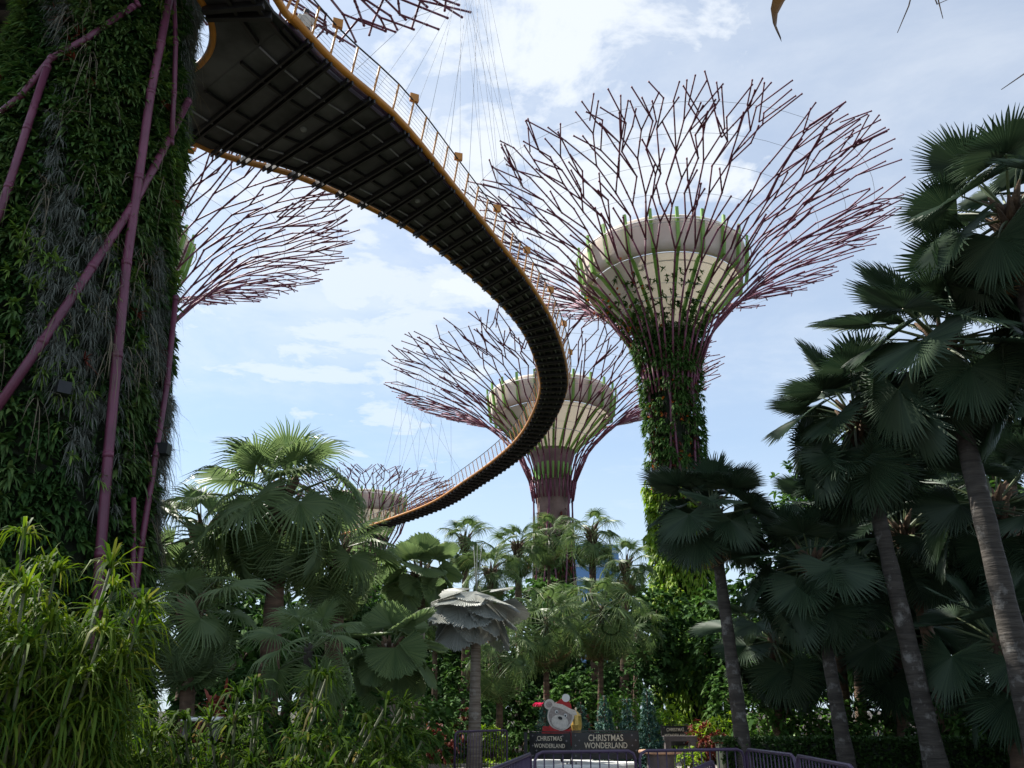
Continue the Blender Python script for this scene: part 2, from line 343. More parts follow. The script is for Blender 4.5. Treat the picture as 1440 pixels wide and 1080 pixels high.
fans('dead', tilts=((.5, 50), (.4, 65)), mat=M['fan_dead'], nseg=30, spread=200, L=.95, fuse=.3, pet=.9, droop=.5, cup=.35, pleat=.5)
def palm(name, hub, base, kind, n, S, tr, label, cat='palm', group=None, e0=80, e1=-45, trunk='trunk', boots=True, seed=0, spear=0, pw=.85, skirt=0):
    hub = Vector(hub); base = Vector(base); rg = random.Random(seed)
    root = empty(name, base, label, cat, group); h = hub - base
    mb = MB(); P = []; rad = []; ns = 26
    for i in range(ns):
        s = i / (ns - 1); q = Vector((h.x * s ** 1.15, h.y * s ** 1.15, h.z * s)); P.append(q)
        rad.append(tr * (1.25 - .45 * s + .5 * math.exp(-s * h.z * 1.6)) * (1 + .05 * math.sin(i * 2.2 + seed) + rg.uniform(-.03, .03)))
    mb.tube(P, rad, 12); mb.build('trunk', M[trunk], root)
    if boots:
        b = MB(); t = h.normalized()
        for k in range(16):
            a = k * 2.4; z0 = -.1 - .75 * S * (k / 16); o = Vector((math.cos(a), math.sin(a), 0)); p0 = h + t * z0
            ln = rg.uniform(.35, .6) * S
            b.tube([p0 + o * tr * .6, p0 + o * (tr * 1.15) + t * ln * .5, p0 + o * (tr * 1.5 + .12 * S) + t * ln], [.09 * S, .075 * S, .02], 5)
        b.build('leaf_bases', M['fibre'], root)
    for i in range(n):
        f = (i + .5) / n; el = e0 + (e1 - e0) * f ** pw + rg.uniform(-8, 8); az = i * 2.39996 + rg.uniform(-.25, .25)
        v = FAN[kind][0 if f < .15 else 1 if f < .4 else 2 if f < .68 else 3] if rg.random() > .15 else FAN[kind][rg.randrange(5)]
        o = link('frond', v, root); o.location = h + Vector((math.cos(az), math.sin(az), 0)) * tr * .6 - h.normalized() * (.45 * S * f)
        o.rotation_euler = (Matrix.Rotation(az, 3, 'Z') @ Matrix.Rotation(-R(el), 3, 'Y') @ Matrix.Rotation(rg.uniform(-.5, .5), 3, 'X')).to_euler()
        o.scale = (S * rg.uniform(.82, 1.12) * (.75 + .25 * min(1, f * 4)),) * 3
    if kind in ('soft', 'stiff', 'big') and n > 18:
        for i in range(rg.choice((2, 3, 4)) + (2 if kind == 'soft' else 0)):
            az = rg.uniform(0, 6.28); o = link('dead_frond', FAN['dead'][rg.randrange(2)], root); o.location = h - h.normalized() * (.55 * S) + Vector((math.cos(az), math.sin(az), 0)) * tr * .7; o.scale = (S * rg.uniform(.7, .95),) * 3
            o.rotation_euler = (Matrix.Rotation(az, 3, 'Z') @ Matrix.Rotation(R(rg.uniform(30, 62)), 3, 'Y') @ Matrix.Rotation(rg.uniform(-.6, .6), 3, 'X')).to_euler()
    if spear:
        b = MB()
        for k in range(spear):
            a = k * 2.4; b.tube([h, h + Vector((math.cos(a) * .06, math.sin(a) * .06, .6 * S)), h + Vector((math.cos(a) * .14, math.sin(a) * .14, rg.uniform(1.1, 1.7) * S))], [.012, .016, .004], 5)
        b.build('spear_leaf', FAN[kind][0].materials[0], root)
    return root

# ================================================================== SETTING: ground, paving, kerb
mb = MB(); mb.add([(-900, -60, 0), (900, -60, 0), (900, 1500, 0), (-900, 1500, 0)], [(0, 1, 2, 3)]); tag(mb.build('ground', M['soil'], smooth=False), kind='structure')
path = [(-2.2, -4), (9.0, -4), (9.5, 15), (6.2, 19), (5.6, 24), (9.5, 31.5), (1.0, 32.0), (.3, 27.6), (-2.8, 27.2), (-6.0, 26.8), (-6.3, 24.6), (-2.6, 22.0), (-2.4, 12)]
mb = MB(); mb.ngon([(x, y, .012) for x, y in path]); tag(mb.build('pavement', M['paving'], smooth=False), kind='structure')
mb = MB()
for i in range(len(path)):
    a, b = Vector((*path[i], .05)), Vector((*path[(i + 1) % len(path)], .05))
    if a.y > 0 and b.y > 0 or a.y > 10: mb.bar(a, b, .14, .12)
tag(mb.build('kerb', M['kerb'], smooth=False), kind='structure')

# ================================================================== SUPERTREES
def smooth_profile(ctrl, n=60):
    c = np.array(ctrl, float); d = np.concatenate([[0], np.cumsum(np.linalg.norm(np.diff(c, axis=0), axis=1))]); d /= d[-1]
    t = np.linspace(0, 1, n); r = np.interp(t, d, c[:, 0]); z = np.interp(t, d, c[:, 1])
    for _ in range(4):
        r[1:-1] = (r[:-2] + r[1:-1] * 2 + r[2:]) / 4; z[1:-1] = (z[:-2] + z[1:-1] * 2 + z[2:]) / 4
    return t, r, z
def canopy(root, ctrl, nrib, seed, rad=.11, sides=5, hoops=7, skew=0):
    T, RR, ZZ = smooth_profile(ctrl); rg = random.Random(seed)
    slope = np.gradient(ZZ) / np.maximum(np.gradient(RR), 1e-3); length = np.sum(np.hypot(np.diff(RR), np.diff(ZZ)))
    def pos(az, t):
        if t <= 1: r, z = np.interp(t, T, RR), np.interp(t, T, ZZ)
        else: r = RR[-1] + (t - 1) * length * .94; z = ZZ[-1] + (t - 1) * length * .34
        return Vector((r * math.cos(az) + skew * min(t, 1) ** 1.5, r * math.sin(az), z))
    sp = 2 * math.pi / nrib; LV = [.32, .41, .50, .58, .66, .74, .82, .895, .96, 1.03]
    for i in range(nrib):
        mb = MB(); a0 = sp * (i + rg.uniform(-.12, .12))
        def seg(p, q, t):
            r1 = rad * (1.3 - .55 * min(t, 1)); mb.tube([p, q], r1, sides); e = (q - p).normalized()
            mb.tube([q - e * r1 * 1.2, q + e * r1 * .8], r1 * 1.22, sides)
            if rg.random() < .4: u = p.lerp(q, rg.uniform(.3, .7)); mb.tube([u - e * r1, u + e * r1], r1 * 1.3, sides)
        def twig(az, t, d):
            a2, t2 = az + d * sp * rg.uniform(.26, .48), t + rg.uniform(.07, .135)
            if t2 > 1.05: return
            seg(pos(az, t), pos(a2, t2), t)
            if rg.random() < .45 and t2 < .97: a3, t3 = a2 + rg.choice((-.35, 1)) * d * sp * rg.uniform(.08, .2), t2 + rg.uniform(.05, .09); seg(pos(a2, t2), pos(a3, t3), t2)
        def strand(az, t, target, tend, gen):
            """one long rod heading for its own slot, with kinks, twigs and a fork"""
            d = 1 if target > az else -1; kink = True
            fork_at = rg.uniform(.36, .48) if gen == 0 else rg.uniform(.58, .80) if gen == 1 else 9
            while t < tend - .03:
                dt = rg.uniform(.075, .115) if kink else rg.uniform(.11, .19); t2 = min(t + dt, tend)
                if t < fork_at < t2 + .05: t2 = max(fork_at, t + .05)
                f = (t2 - t) / max(tend - t, .01); over = rg.uniform(.10, .21) * d * sp * (1 if kink and gen else .35) * (1 if gen else .2)
                a2 = az + (target - az) * (.75 if kink and gen else f) + over
                seg(pos(az, t), pos(a2, t2), t); az, t = a2, t2; kink = rg.random() < .45; d = -d
                if t >= fork_at - .02:
                    w = sp * (.25 if gen == 0 else .125)
                    strand(az, t, a0 + (-w if gen == 0 else 0) + (0 if gen == 0 else target - a0 - w), rg.uniform(.93, 1.05), gen + 1)
                    strand(az, t, (a0 + w) if gen == 0 else target + w, rg.uniform(.93, 1.05) if rg.random() < .8 else t + .13, gen + 1); return
                if t > .4 and t < .96 and rg.random() < .85: twig(az, t, rg.choice((-1, 1)))
            for d in ((-1, 1) if rg.random() < .35 else ()): twig(az, t - .03, d)
        strand(a0 + rg.uniform(-.06, .06) * sp, 0, a0, 1.0, 0)
        mb.build('branch', M['branch'], root)
    for j in range(hoops):
        t = .36 + .6 * j / max(hoops - 1, 1); r, z = np.interp(t, T, RR), np.interp(t, T, ZZ)
        mb = MB(); mb.tube([(r * math.cos(a), r * math.sin(a), z - .05) for a in np.linspace(0, 2 * math.pi, 73)], .014, 4, cap=False); mb.build('ring_cable', M['cable'], root)
def funnel(root, rin, zin, rout, zout, nrib, thick=2.6, gmat='green', hoops=3, lip=1.0):
    """flared concrete cone with an upright upper band, bright green fins and pale hoops"""
    pr = []
    for s in np.linspace(0, 1, 14): pr.append((rin + (rout - lip * .75 - rin) * s ** 1.12, zin + (zout - thick - zin) * s))
    r1 = pr[-1][0]; prof = pr + [(r1 + .02, zout - thick + .03)]
    prof += [(r1 + .35, zout - thick + .05), (rout - .28, zout - thick * .75), (rout, zout - .5), (rout, zout - .12), (rout - .12, zout), (rout - .5, zout)]
    mb = MB(); mb.lathe(pr, 64); mb.build('funnel', M['concrete'], root); mb = MB(); mb.lathe(prof[len(pr):], 64); mb.build('rim_band', M['band'], root)
    for k in range(nrib):
        a = 2 * math.pi * (k + .5) / nrib; c = Vector((math.cos(a), math.sin(a), 0)); t = Vector((-math.sin(a), math.cos(a), 0)); mb = MB(); V = []
        pts = [(rin - .05, zin - 2.5)] + pr[::2] + [(r1 + .42, zout - thick), (rout - .2, zout - thick * .75), (rout + .02, zout - .5), (rout + .05, zout - .3), (rout + .12, zout + .35)]
        for j, (r, z) in enumerate(pts):
            d = .22 + .12 * math.sin(math.pi * j / (len(pts) - 1))
            for rr, ww in ((r + .06, -.11), (r + .06, .11), (r + d, .11), (r + d, -.11)): V.append(c * rr + t * ww + Vector((0, 0, z)))
        F = []
        for j in range(len(pts) - 1):
            for e in range(4): F.append((4 * j + e, 4 * j + (e + 1) % 4, 4 * j + 4 + (e + 1) % 4, 4 * j + 4 + e))
        e = 4 * (len(pts) - 1); F += [(0, 3, 2, 1), (e, e + 1, e + 2, e + 3)]
        mb.add(V, F); mb.build('fin', M[gmat], root, smooth=False)
    for j in range(hoops):
        s = .35 + .62 * j / max(hoops - 1, 1); r = rin + (rout - rin) * s ** 1.12 + .55; z = zin + (zout - zin) * s - .4
        mb = MB(); mb.tube([(r * math.cos(a), r * math.sin(a), z) for a in np.linspace(0, 2 * math.pi, 65)], .045, 5, cap=False); mb.build('hoop', M['white'], root)
def trunk_poles(root, rf, ztop, n, rad, tw, seed, z0=0):
    rg = random.Random(seed)
    for k in range(n):
        a = 2 * math.pi * k / n; s = 1 if k % 2 else -1; mb = MB()
        P = []
        for z in np.linspace(z0, ztop, 12):
            aa = a + s * tw * (z - z0) / (ztop - z0) + .03 * math.sin(z); r = rf(z); P.append((r * math.cos(aa), r * math.sin(aa), z))
        mb.tube(P, rad, 6); mb.build('pole', M['purple'], root)
def garland(root, name, rf, z0, z1, per, kind, seed, amin=0, amax=2 * math.pi, keep=None):
    """wall planting on a trunk: rosettes set all over the surface of revolution rf(z)"""
    rng = np.random.default_rng(seed); area = (amax - amin) * rf((z0 + z1) / 2) * (z1 - z0); n = int(area * per)
    z = rng.uniform(z0, z1, n); a = rng.uniform(amin, amax, n)
    if keep is not None: m = keep(a, z, rng); z, a = z[m], a[m]
    r = np.array([rf(q) for q in z]) + rng.uniform(-.12, .08, len(z)) + .10 * np.sin(a * 7 + z * 1.3) * np.sin(z * 2.1 + a * 3)
    C = np.stack([r * np.cos(a), r * np.sin(a), z], 1); A = np.stack([np.cos(a), np.sin(a), rng.uniform(-.1, .5, len(a))], 1)
    mb = MB(); k, ln, wd, sp, dr, mat = kind
    rosettes(mb, C, A, k, ln, wd, sp, dr, rng)
    return mb.build(name, M[mat], root)

# --- the near supertree on the left
NC = Vector((-12.5, 20.0, 0))
def near_r(z): return float(np.interp(z, [0, 4, 8, 12, 16, 20, 24, 27, 30, 33], [4.1, 3.85, 3.5, 3.15, 2.75, 2.45, 2.4, 2.5, 2.9, 3.6]))
near = empty('supertree', NC, 'huge near trunk at the left edge thickly planted with ferns and crossed by maroon poles', 'supertree')
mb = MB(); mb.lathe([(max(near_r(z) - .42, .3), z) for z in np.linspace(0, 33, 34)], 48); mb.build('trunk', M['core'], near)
def facing(a, z, rng): return np.cos(a - math.atan2(-20, 12.5)) > -.35      # the side the camera or its neighbours can see
def patch(f, lo, hi, ph):
    def k(a, z, rng):
        v = np.sin(a * 3.1 * f + ph) * np.sin(z * .55 * f + a * 2 + ph * 2) + .55 * np.sin(a * 7 + z * .9 * f - ph) + rng.normal(0, .22, len(a))
        return (v > lo) & (v < hi) & facing(a, z, rng)
    return k
airzone = lambda a, z: np.sin(a * 2.3 + 4.0) * np.sin(z * .42 + a * 2 + 1.3) + .6 * np.sin(a * 6 + z * .5 + 2)
nr = lambda z: near_r(z) - .24
garland(near, 'creeper_planting', nr, 0, 30, 36, (11, .36, .11, 1.35, .5, 'dark'), 11, keep=lambda a, z, rng: facing(a, z, rng) & ~(airzone(a, z) + rng.normal(0, .25, len(a)) > .5))
garland(near, 'fern_planting', lambda z: nr(z) + .10, 0, 30, 13, (12, .48, .085, 1.15, .55, 'fern'), 12, keep=lambda a, z, rng: patch(.6, .0, 9, .4)(a, z, rng) & (airzone(a, z) < .3))
garland(near, 'broadleaf_planting', lambda z: nr(z) + .08, 0, 30, 12, (9, .36, .13, 1.2, .4, 'bush'), 13, keep=lambda a, z, rng: patch(.8, .15, 9, 2.1)(a, z, rng) & (airzone(a, z) < .3))
garland(near, 'airplant_planting', lambda z: nr(z) + .10, 0, 30, 20, (32, .46, .019, 1.4, .75, 'air'), 14, keep=lambda a, z, rng: facing(a, z, rng) & (airzone(a, z) + rng.normal(0, .16, len(a)) > .36))
garland(near, 'pale_fern_planting', lambda z: nr(z) + .14, 0, 30, 7, (11, .42, .06, 1.2, .5, 'lime_fern'), 16, keep=patch(.9, .55, 9, 5.2))
garland(near, 'bromeliad_planting', lambda z: nr(z) + .12, 0, 30, 1.6, (14, .42, .05, 1.2, .3, 'red_leaf'), 17, keep=patch(1.1, .75, 9, 1.2))
garland(near, 'hanging_roots', lambda z: nr(z) + .16, 0, 30, 1.6, (6, 1.25, .02, 1.5, 1.0, 'dry'), 15, keep=patch(.8, .0, 9, 3.6))
def hit(px, py, off=.12):
    d = ray(px, py); lo = None
    for t in np.arange(5, 40, .02):
        p = Vector((0, 0, EYE)) + d * t
        if (p.xy - NC.xy).length < near_r(p.z) + off: return p - NC
    p = Vector((0, 0, EYE)); b = min(np.arange(5, 40, .05), key=lambda t: ((p + d * t).xy - NC.xy).length - near_r((p + d * t).z)); return p + d * b - NC
def near_pole(pix, rad, off=.12):
    P = [hit(*q, off) for q in pix]; mb = MB(); mb.tube(P, rad, 8)
    for a, b in zip(P[:-1], P[1:]):
        e = (b - a).normalized(); mb.tube([b - e * .07, b + e * .07], rad * 1.12, 8)
    mb.build('pole', M['purple'], near)
near_pole([(122, 1010), (136, 860), (141, 780), (152, 640), (165, 500), (178, 370), (195, 250), (212, 130), (226, 60), (240, -12)], .115, .15)
near_pole([(-40, 625), (60, 480), (130, 375), (185, 292), (217, 235), (264, 143)], .105, .10)
near_pole([(-30, 182), (30, 135), (72, 82), (122, 54), (186, 10)], .085, .08)
near_pole([(-20, 350), (12, 262), (38, 180), (66, 95)], .095, .10)
near_pole([(177, 1060), (186, 860), (199, 765), (219, 640), (235, 540), (247, 420)], .075, .12)
near_pole([(244, -10), (247, 60), (245, 130), (241, 200)], .07, .12)
near_pole([(186, -10), (194, 6)], .06, .1); near_pole([(188, 700), (187, 860), (183, 960)], .06, .10)
for px, py in ((86, 549), (222, 632)):
    p = hit(px, py, .1); mb = MB(); o = Vector((p.x, p.y, 0)).normalized(); mb.box(p + o * .12, (.34, .28, .28), Matrix.Rotation(math.atan2(o.y, o.x), 3, 'Z')); mb.box(p - o * .12, (.3, .06, .06), Matrix.Rotation(math.atan2(o.y, o.x), 3, 'Z'))
    mb.build('floodlight', M['blackm'], near, smooth=False)
canopy(near, [(2.6, 24), (3.0, 28.5), (5.0, 32), (9, 35.6), (13.5, 38.2), (19.8, 40)], 28, 5, .085, 5, 5)

# --- supertrees beyond
def far_tree(loc, R_, H, zr, rr, rt, label, seed, nrib=30, core='core', bare=None, branch=.061, skew=0):
    s = H / 37.0; root = empty('supertree', loc, label, 'supertree', 'supertrees with branching canopies')
    prof = [(rt * 1.35, 0), (rt * 1.15, 8 * s), (rt, 16 * s), (rt, 22 * s), (rt * 1.1, 26 * s), (rt * 1.5, 28.5 * s)]
    mb = MB(); mb.lathe(prof, 32); mb.build('trunk', M[core], root)
    rf = lambda z: float(np.interp(z, [p[1] for p in prof], [p[0] for p in prof]))
    trunk_poles(root, lambda z: rf(z) + .42, 25.5 * s, 12, .085, .9, seed)
    funnel(root, rt * 1.1, zr - 7.4 * s, rr, zr, 22)
    canopy(root, [(rt + .45, 23 * s), (rt + 1.0, 26.5 * s), (rt + 2.7, 29.6 * s), (R_ * .48, H - 3.6 * s), (R_ * .74, H - 1.5 * s), (R_ * .985, H)], nrib, seed, branch, skew=skew)
    return root, rf, s
D1 = 55; P1 = Vector((gx(955, D1) * 1.0, D1, 0)); P1.x = .206 * D1
t1, rf1, s1 = far_tree(P1, 16.3, 35.7, 33.5, 6.15, 1.28, 'tallest supertree in view with an orange flowered creeper trunk and wide bare canopy', 21, 34, skew=.7)
vis = lambda a, z, rng: np.cos(a - math.atan2(-P1.y, -P1.x)) > -.45
left1 = lambda c, wd: (lambda a, z, rng: np.cos(a - c) > wd + .25 * np.sin(z * .9 + a * 4) + rng.normal(0, .15, len(a)))
wob = lambda a, z, rng: (np.cos(a - math.atan2(-P1.y, -P1.x)) > -.5) & (np.sin(a * 3 + z * .8) + .8 * np.sin(a * 8 - z * 1.7) + rng.normal(0, .5, len(a)) > -.45) & (z > 4)
garland(t1, 'creeper_planting', lambda z: rf1(z) + .1, 0, 27, 13, (9, .42, .13, 1.4, .6, 'dark'), 31, keep=wob)
garland(t1, 'dry_creeper', lambda z: rf1(z) + .3, 8, 28, 5, (7, .5, .03, 1.4, .9, 'dry'), 39, keep=wob)
garland(t1, 'russet_creeper', lambda z: rf1(z) + .35, 12, 27, 2.5, (7, .3, .12, 1.4, .6, 'red_leaf'), 30, keep=left1(math.atan2(-1, -.4), .2))
garland(t1, 'neck_planting', lambda z: rf1(z) + .72, 17, 28.5, 9, (9, .46, .12, 1.4, .6, 'bush'), 38, keep=wob)
garland(t1, 'fern_planting', lambda z: rf1(z) + .32, 8, 27, 7, (9, .5, .12, 1.2, .6, 'bush'), 32, keep=wob)
garland(t1, 'vine_planting', lambda z: rf1(z) + .75 + .35 * math.sin(z * 1.7), 0, 16, 9, (8, .40, .16, 1.5, .9, 'lime'), 33, keep=left1(math.atan2(-.25, -1), .45))
garland(t1, 'leafy_vine_planting', lambda z: rf1(z) + .75, 0, 15, 10, (8, .42, .17, 1.5, .8, 'lime'), 34, keep=left1(math.atan2(-1, -.6), .05))
garland(t1, 'flowering_creeper', lambda z: rf1(z) + .45, 14, 28, 2.2, (6, .22, .15, 1.4, .3, 'flower'), 35, keep=left1(math.atan2(-1, -.8), .1))
garland(t1, 'climbing_creeper', lambda z: float(np.interp(z, [24, 26, 28, 31], [1.95, 2.4, 3.3, 5.3])), 24, 30.3, 11, (9, .5, .11, 1.4, .5, 'bush'), 36, keep=lambda a, z, rng: (np.cos(a - math.atan2(-1, -.45)) > .1) & (rng.uniform(0, 1, len(a)) > (z - 26.2) / 5.6 + .25 * np.sin(a * 6)))
garland(t1, 'flowering_creeper', lambda z: float(np.interp(z, [25, 28, 31], [2.2, 3.3, 6.2])), 26, 31, 2.0, (6, .2, .14, 1.4, .3, 'flower'), 37, keep=left1(math.atan2(-.1, -1), .6))
for k in range(22):                              # loose creeper ends standing off the trunk
    rg = random.Random(400 + k); mb = MB(); z = rg.uniform(9, 24); a = math.atan2(-1, -.3) + rg.choice((-1, 1)) * rg.uniform(.9, 1.6); c = Vector((math.cos(a), math.sin(a), 0)); p = c * (rf1(z) + .2) + Vector((0, 0, z)); q = p + c * rg.uniform(.4, 1.0) + Vector((0, 0, rg.uniform(-.2, .3)))
    mb.tube([p, q], [.012, .006], 4); rng = np.random.default_rng(k); n = 16; u = rng.uniform(.2, 1, n)[:, None]
    straps(mb, np.array(p) * (1 - u) + np.array(q) * u, rng.normal(size=(n, 3)), .2, .1, .4, rng, 1); mb.build('loose_creeper', [M['stem'], M['bush']], t1)
D2 = 80; P2 = Vector((.0505 * D2, D2, 0))
t2, rf2, s2 = far_tree(P2, 17.0, 33.4, 31.8, 6.4, 1.55, 'supertree behind the curve of the walkway with a bare pinkish upper trunk', 22, 33, 'pinkcore')
garland(t2, 'creeper_planting', lambda z: rf2(z) + .08, 0, 18.6, 9, (8, .5, .16, 1.4, .6, 'dark'), 41, keep=lambda a, z, rng: (np.sin(a) < .4) & (rng.uniform(0, 1, len(a)) > (z - 15) / 4))
garland(t2, 'russet_creeper', lambda z: rf2(z) + .15, 10, 20.5, 5, (7, .5, .10, 1.4, .8, 'red_leaf'), 45, keep=lambda a, z, rng: (np.sin(a) < .4) & (rng.uniform(0, 1, len(a)) > (z - 15) / 5.5))
garland(t2, 'fern_planting', lambda z: rf2(z) + .2, 8, 18, 3, (8, .5, .14, 1.2, .6, 'bush'), 42, keep=lambda a, z, rng: np.sin(a) < .4)
D3 = 115; P3 = Vector(((522 - 720) / 1120 * D3, D3, 0))
t3, rf3, s3 = far_tree(P3, 12.0, 31.0, 29.6, 5.2, 2.2, 'farthest small supertree where the walkway ends, low between the palms', 23, 26)
garland(t3, 'creeper_planting', lambda z: rf3(z) + .1, 0, 20, 4, (7, .6, .2, 1.4, .6, 'dark'), 43, keep=lambda a, z, rng: np.sin(a) < .4)
P4 = Vector((-27.0, 50, 0))
t4, rf4, s4 = far_tree(P4, 15.4, 34.8, 32.5, 4.3, 2.0, 'supertree half hidden behind the planted trunk, its canopy reaching out under the walkway', 24, 32, branch=.058)
garland(t4, 'creeper_planting', lambda z: rf4(z) + .1, 8, 27, 6, (8, .5, .16, 1.4, .6, 'dark'), 44, keep=lambda a, z, rng: np.sin(a) < .4)

# ================================================================== SKYWAY
ZD = 22.0
OUT = [(-6.95, 20.2), (-6.0, 22.2), (-4.2, 25.1), (-2.4, 29.4), (-.7, 33.6), (.9, 37.8), (2.4, 42.9), (3.5, 49.3), (3.65, 54.5), (2.6, 62.6), (.6, 69.6), (-2.8, 78.1), (-7.7, 88.7), (-17.3, 101.6), (-21, 105.5)]
INN = [(-13.2, 25.4), (-11.5, 27.2), (-8.7, 28.7), (-5.0, 32.2), (-2.7, 35.8), (-.7, 39.8), (.75, 43.9), (1.75, 49.6), (1.9, 54.5), (.85, 62.2), (-1.1, 68.9), (-4.5, 77.3), (-9.3, 87.5), (-18.6, 100.1), (-22.2, 104)]
def dense(P, n):
    P = np.array(P, float); m = len(P); t = np.linspace(0, m - 1, n); o = []
    for q in t:
        i = min(int(q), m - 2); f = q - i; p0 = P[max(i - 1, 0)]; p1 = P[i]; p2 = P[i + 1]; p3 = P[min(i + 2, m - 1)]
        o.append(.5 * ((2 * p1) + (-p0 + p2) * f + (2 * p0 - 5 * p1 + 4 * p2 - p3) * f * f + (-p0 + 3 * p1 - 3 * p2 + p3) * f ** 3))
    return np.array(o)
def resample(A, B, n):
    a, b = dense(A, 600), dense(B, 600); c = (a + b) / 2; d = np.concatenate([[0], np.cumsum(np.linalg.norm(np.diff(c, axis=0), axis=1))])
    t = np.linspace(0, d[-1], n); f = lambda P: np.stack([np.interp(t, d, P[:, i]) for i in (0, 1)], 1); return f(a), f(b)
sk = empty('skyway', (0, 0, 0), 'long curving aerial walkway with orange edges sweeping between the supertrees', 'walkway')
NB = 92
o_, i_ = resample(OUT, INN, NB)
lerp = lambda f: o_ * (1 - f) + i_ * f
z3 = lambda p, z: Vector((p[0], p[1], z))
mb = MB(); a, b = lerp(.055), lerp(.91)
V = []; F = []
for k in range(NB): V += [z3(a[k], ZD), z3(b[k], ZD), z3(b[k], ZD + .12), z3(a[k], ZD + .12)]
for k in range(NB - 1):
    for e in range(4): F.append((4 * k + e, 4 * k + 4 + e, 4 * k + 4 + (e + 1) % 4, 4 * k + (e + 1) % 4))
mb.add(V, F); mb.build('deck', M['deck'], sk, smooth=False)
for k in range(1, NB, 1):                        # paired cross beams
    mb = MB(); d = (z3(lerp(.5)[min(k + 1, NB - 1)], 0) - z3(lerp(.5)[k - 1], 0)).normalized()
    for s in (-.10, .10): mb.bar(z3(o_[k], ZD - .13) + d * s, z3(i_[k], ZD - .13) + d * s, .07, .20)
    mb.build('cross_beam', M['beam'], sk, smooth=False)
for f in (.06, .35, .62, .9):
    mb = MB(); p = lerp(f)
    for k in range(NB - 1): mb.bar(z3(p[k], ZD - .07), z3(p[k + 1], ZD - .07), .10, .13)
    mb.build('stringer', M['beam'], sk, smooth=False)
mb = MB(); p = lerp(.03)
for k in range(NB - 1): mb.bar(z3(p[k], ZD + .05), z3(p[k + 1], ZD + .05), .05, .3)
mb.build('edge_plate', M['barrier'], sk, smooth=False)
for nm, P in (('edge_tube', o_), ('edge_tube', i_)):
    mb = MB(); mb.tube([z3(q, ZD + .06) for q in P], .13, 8); mb.build(nm, M['orange'], sk)
def outward(P, Q, k): v = z3(P[k], 0) - z3(Q[k], 0); return v.normalized()
def post(mb, P, Q, k):
    u = outward(P, Q, k); p = z3(P[k], ZD + .05); mb.bar(p, p + u * .28 + Vector((0, 0, 1.15)), .07, .04, u)
    return p + u * .28 + Vector((0, 0, 1.15))
tops = []
for k in range(NB):
    mb = MB(); tops.append(post(mb, o_, i_, k)); mb.build('railing_post', M['orange'], sk, smooth=False)
    if k % 4 == 2:
        mb = MB(); u = outward(o_, i_, k); mb.box(tops[-1] + Vector((0, 0, .16)), (.34, .13, .34), Matrix.Rotation(math.atan2(u.y, u.x) + 1.1, 3, 'Z')); mb.build('lamp_box', M['orange'], sk, smooth=False)
mb = MB(); tin = [post(mb, i_, o_, k) for k in range(NB)]; tag(mb.build('railing_post', M['orange'], sk, smooth=False), kind='stuff')
for T_, P in ((tops, o_), (tin, i_)):
    mb = MB(); mb.tube([t + Vector((0, 0, .02)) for t in T_], .032, 6); mb.build('handrail', M['beam'], sk)
    mb = MB()
    for f in np.linspace(.12, .9, 7): mb.tube([z3(P[k], ZD + .05).lerp(T_[k], f) for k in range(NB)], .007, 4)
    mb.build('railing_wires', M['cable'], sk)
for f in (.22, .78):
    mb = MB(); p = lerp(f); mb.tube([z3(p[k], ZD - .05 - .03 * (k % 2)) for k in range(NB)], .035, 6); mb.build('conduit', M['cable'], sk)
for k in range(4, NB, 6):
    mb = MB(); p = lerp(.5)[k] * .5 + lerp(.5)[k - 1] * .5; mb.lathe([(.001, -.09), (.11, -.08), (.13, -.02), (.13, .0)], 12, c=(p[0], p[1], ZD)); mb.build('junction_box', M['cable'], sk)
# the ring platform round the near trunk
mb = MB(); V = []; F = []; ring = []; nn = 64; rin = 3.0
def rout(a):
    return float(np.interp(math.degrees(a) % 360, [0, 8, 19, 82, 100, 130, 340, 354, 360], [5.35, 5.8, 6.87, 7.27, 6.6, 5.4, 5.1, 5.25, 5.35]))
for k in range(nn):
    a = 2 * math.pi * k / nn; c = Vector((math.cos(a), math.sin(a), 0)); ro = rout(a); ring.append(NC + c * ro)
    V += [NC + c * rin + Vector((0, 0, ZD + .02)), NC + c * (ro - .35) + Vector((0, 0, ZD + .02)), NC + c * (ro - .35) + Vector((0, 0, ZD + .14)), NC + c * rin + Vector((0, 0, ZD + .14))]
for k in range(nn):
    j = (k + 1) % nn
    for e in range(4): F.append((4 * k + e, 4 * j + e, 4 * j + (e + 1) % 4, 4 * k + (e + 1) % 4))
mb.add(V, F); mb.build('platform', M['deck'], sk, smooth=False)
for k in [k for k in range(0, nn, 3) if not 2 < k < 16]:
    a = 2 * math.pi * k / nn; c = Vector((math.cos(a), math.sin(a), 0)); mb = MB(); mb.bar(NC + c * (rin - .1) + Vector((0, 0, ZD - .14)), NC + c * (rout(a) - .4) + Vector((0, 0, ZD - .11)), .16, .24); mb.build('platform_beam', M['beam'], sk, smooth=False)
for fr in (.38, .72):
    mb = MB(); P = [NC + Vector((math.cos(t), math.sin(t), 0)) * (rin + (rout(t) - rin) * fr) + Vector((0, 0, ZD - .09)) for t in np.linspace(R(92), R(375), 55)]
    for p, q in zip(P[:-1], P[1:]): mb.bar(p, q, .12, .16)
    mb.build('platform_beam', M['beam'], sk, smooth=False)
mb = MB(); mb.tube([NC + Vector((math.cos(t) * (rin - .08), math.sin(t) * (rin - .08), ZD + .05)) for t in np.linspace(0, 2 * math.pi, 65)], .12, 8, cap=False); mb.build('edge_tube', M['orange'], sk)
seq = [p + Vector((0, 0, ZD + .06)) for p in ring]
open_seq = seq[16:] + seq[:2] + [Vector((-6.95, 20.2, ZD + .06))]
mb = MB(); mb.tube(open_seq, .13, 8); mb.build('edge_tube', M['orange'], sk)
topr = []
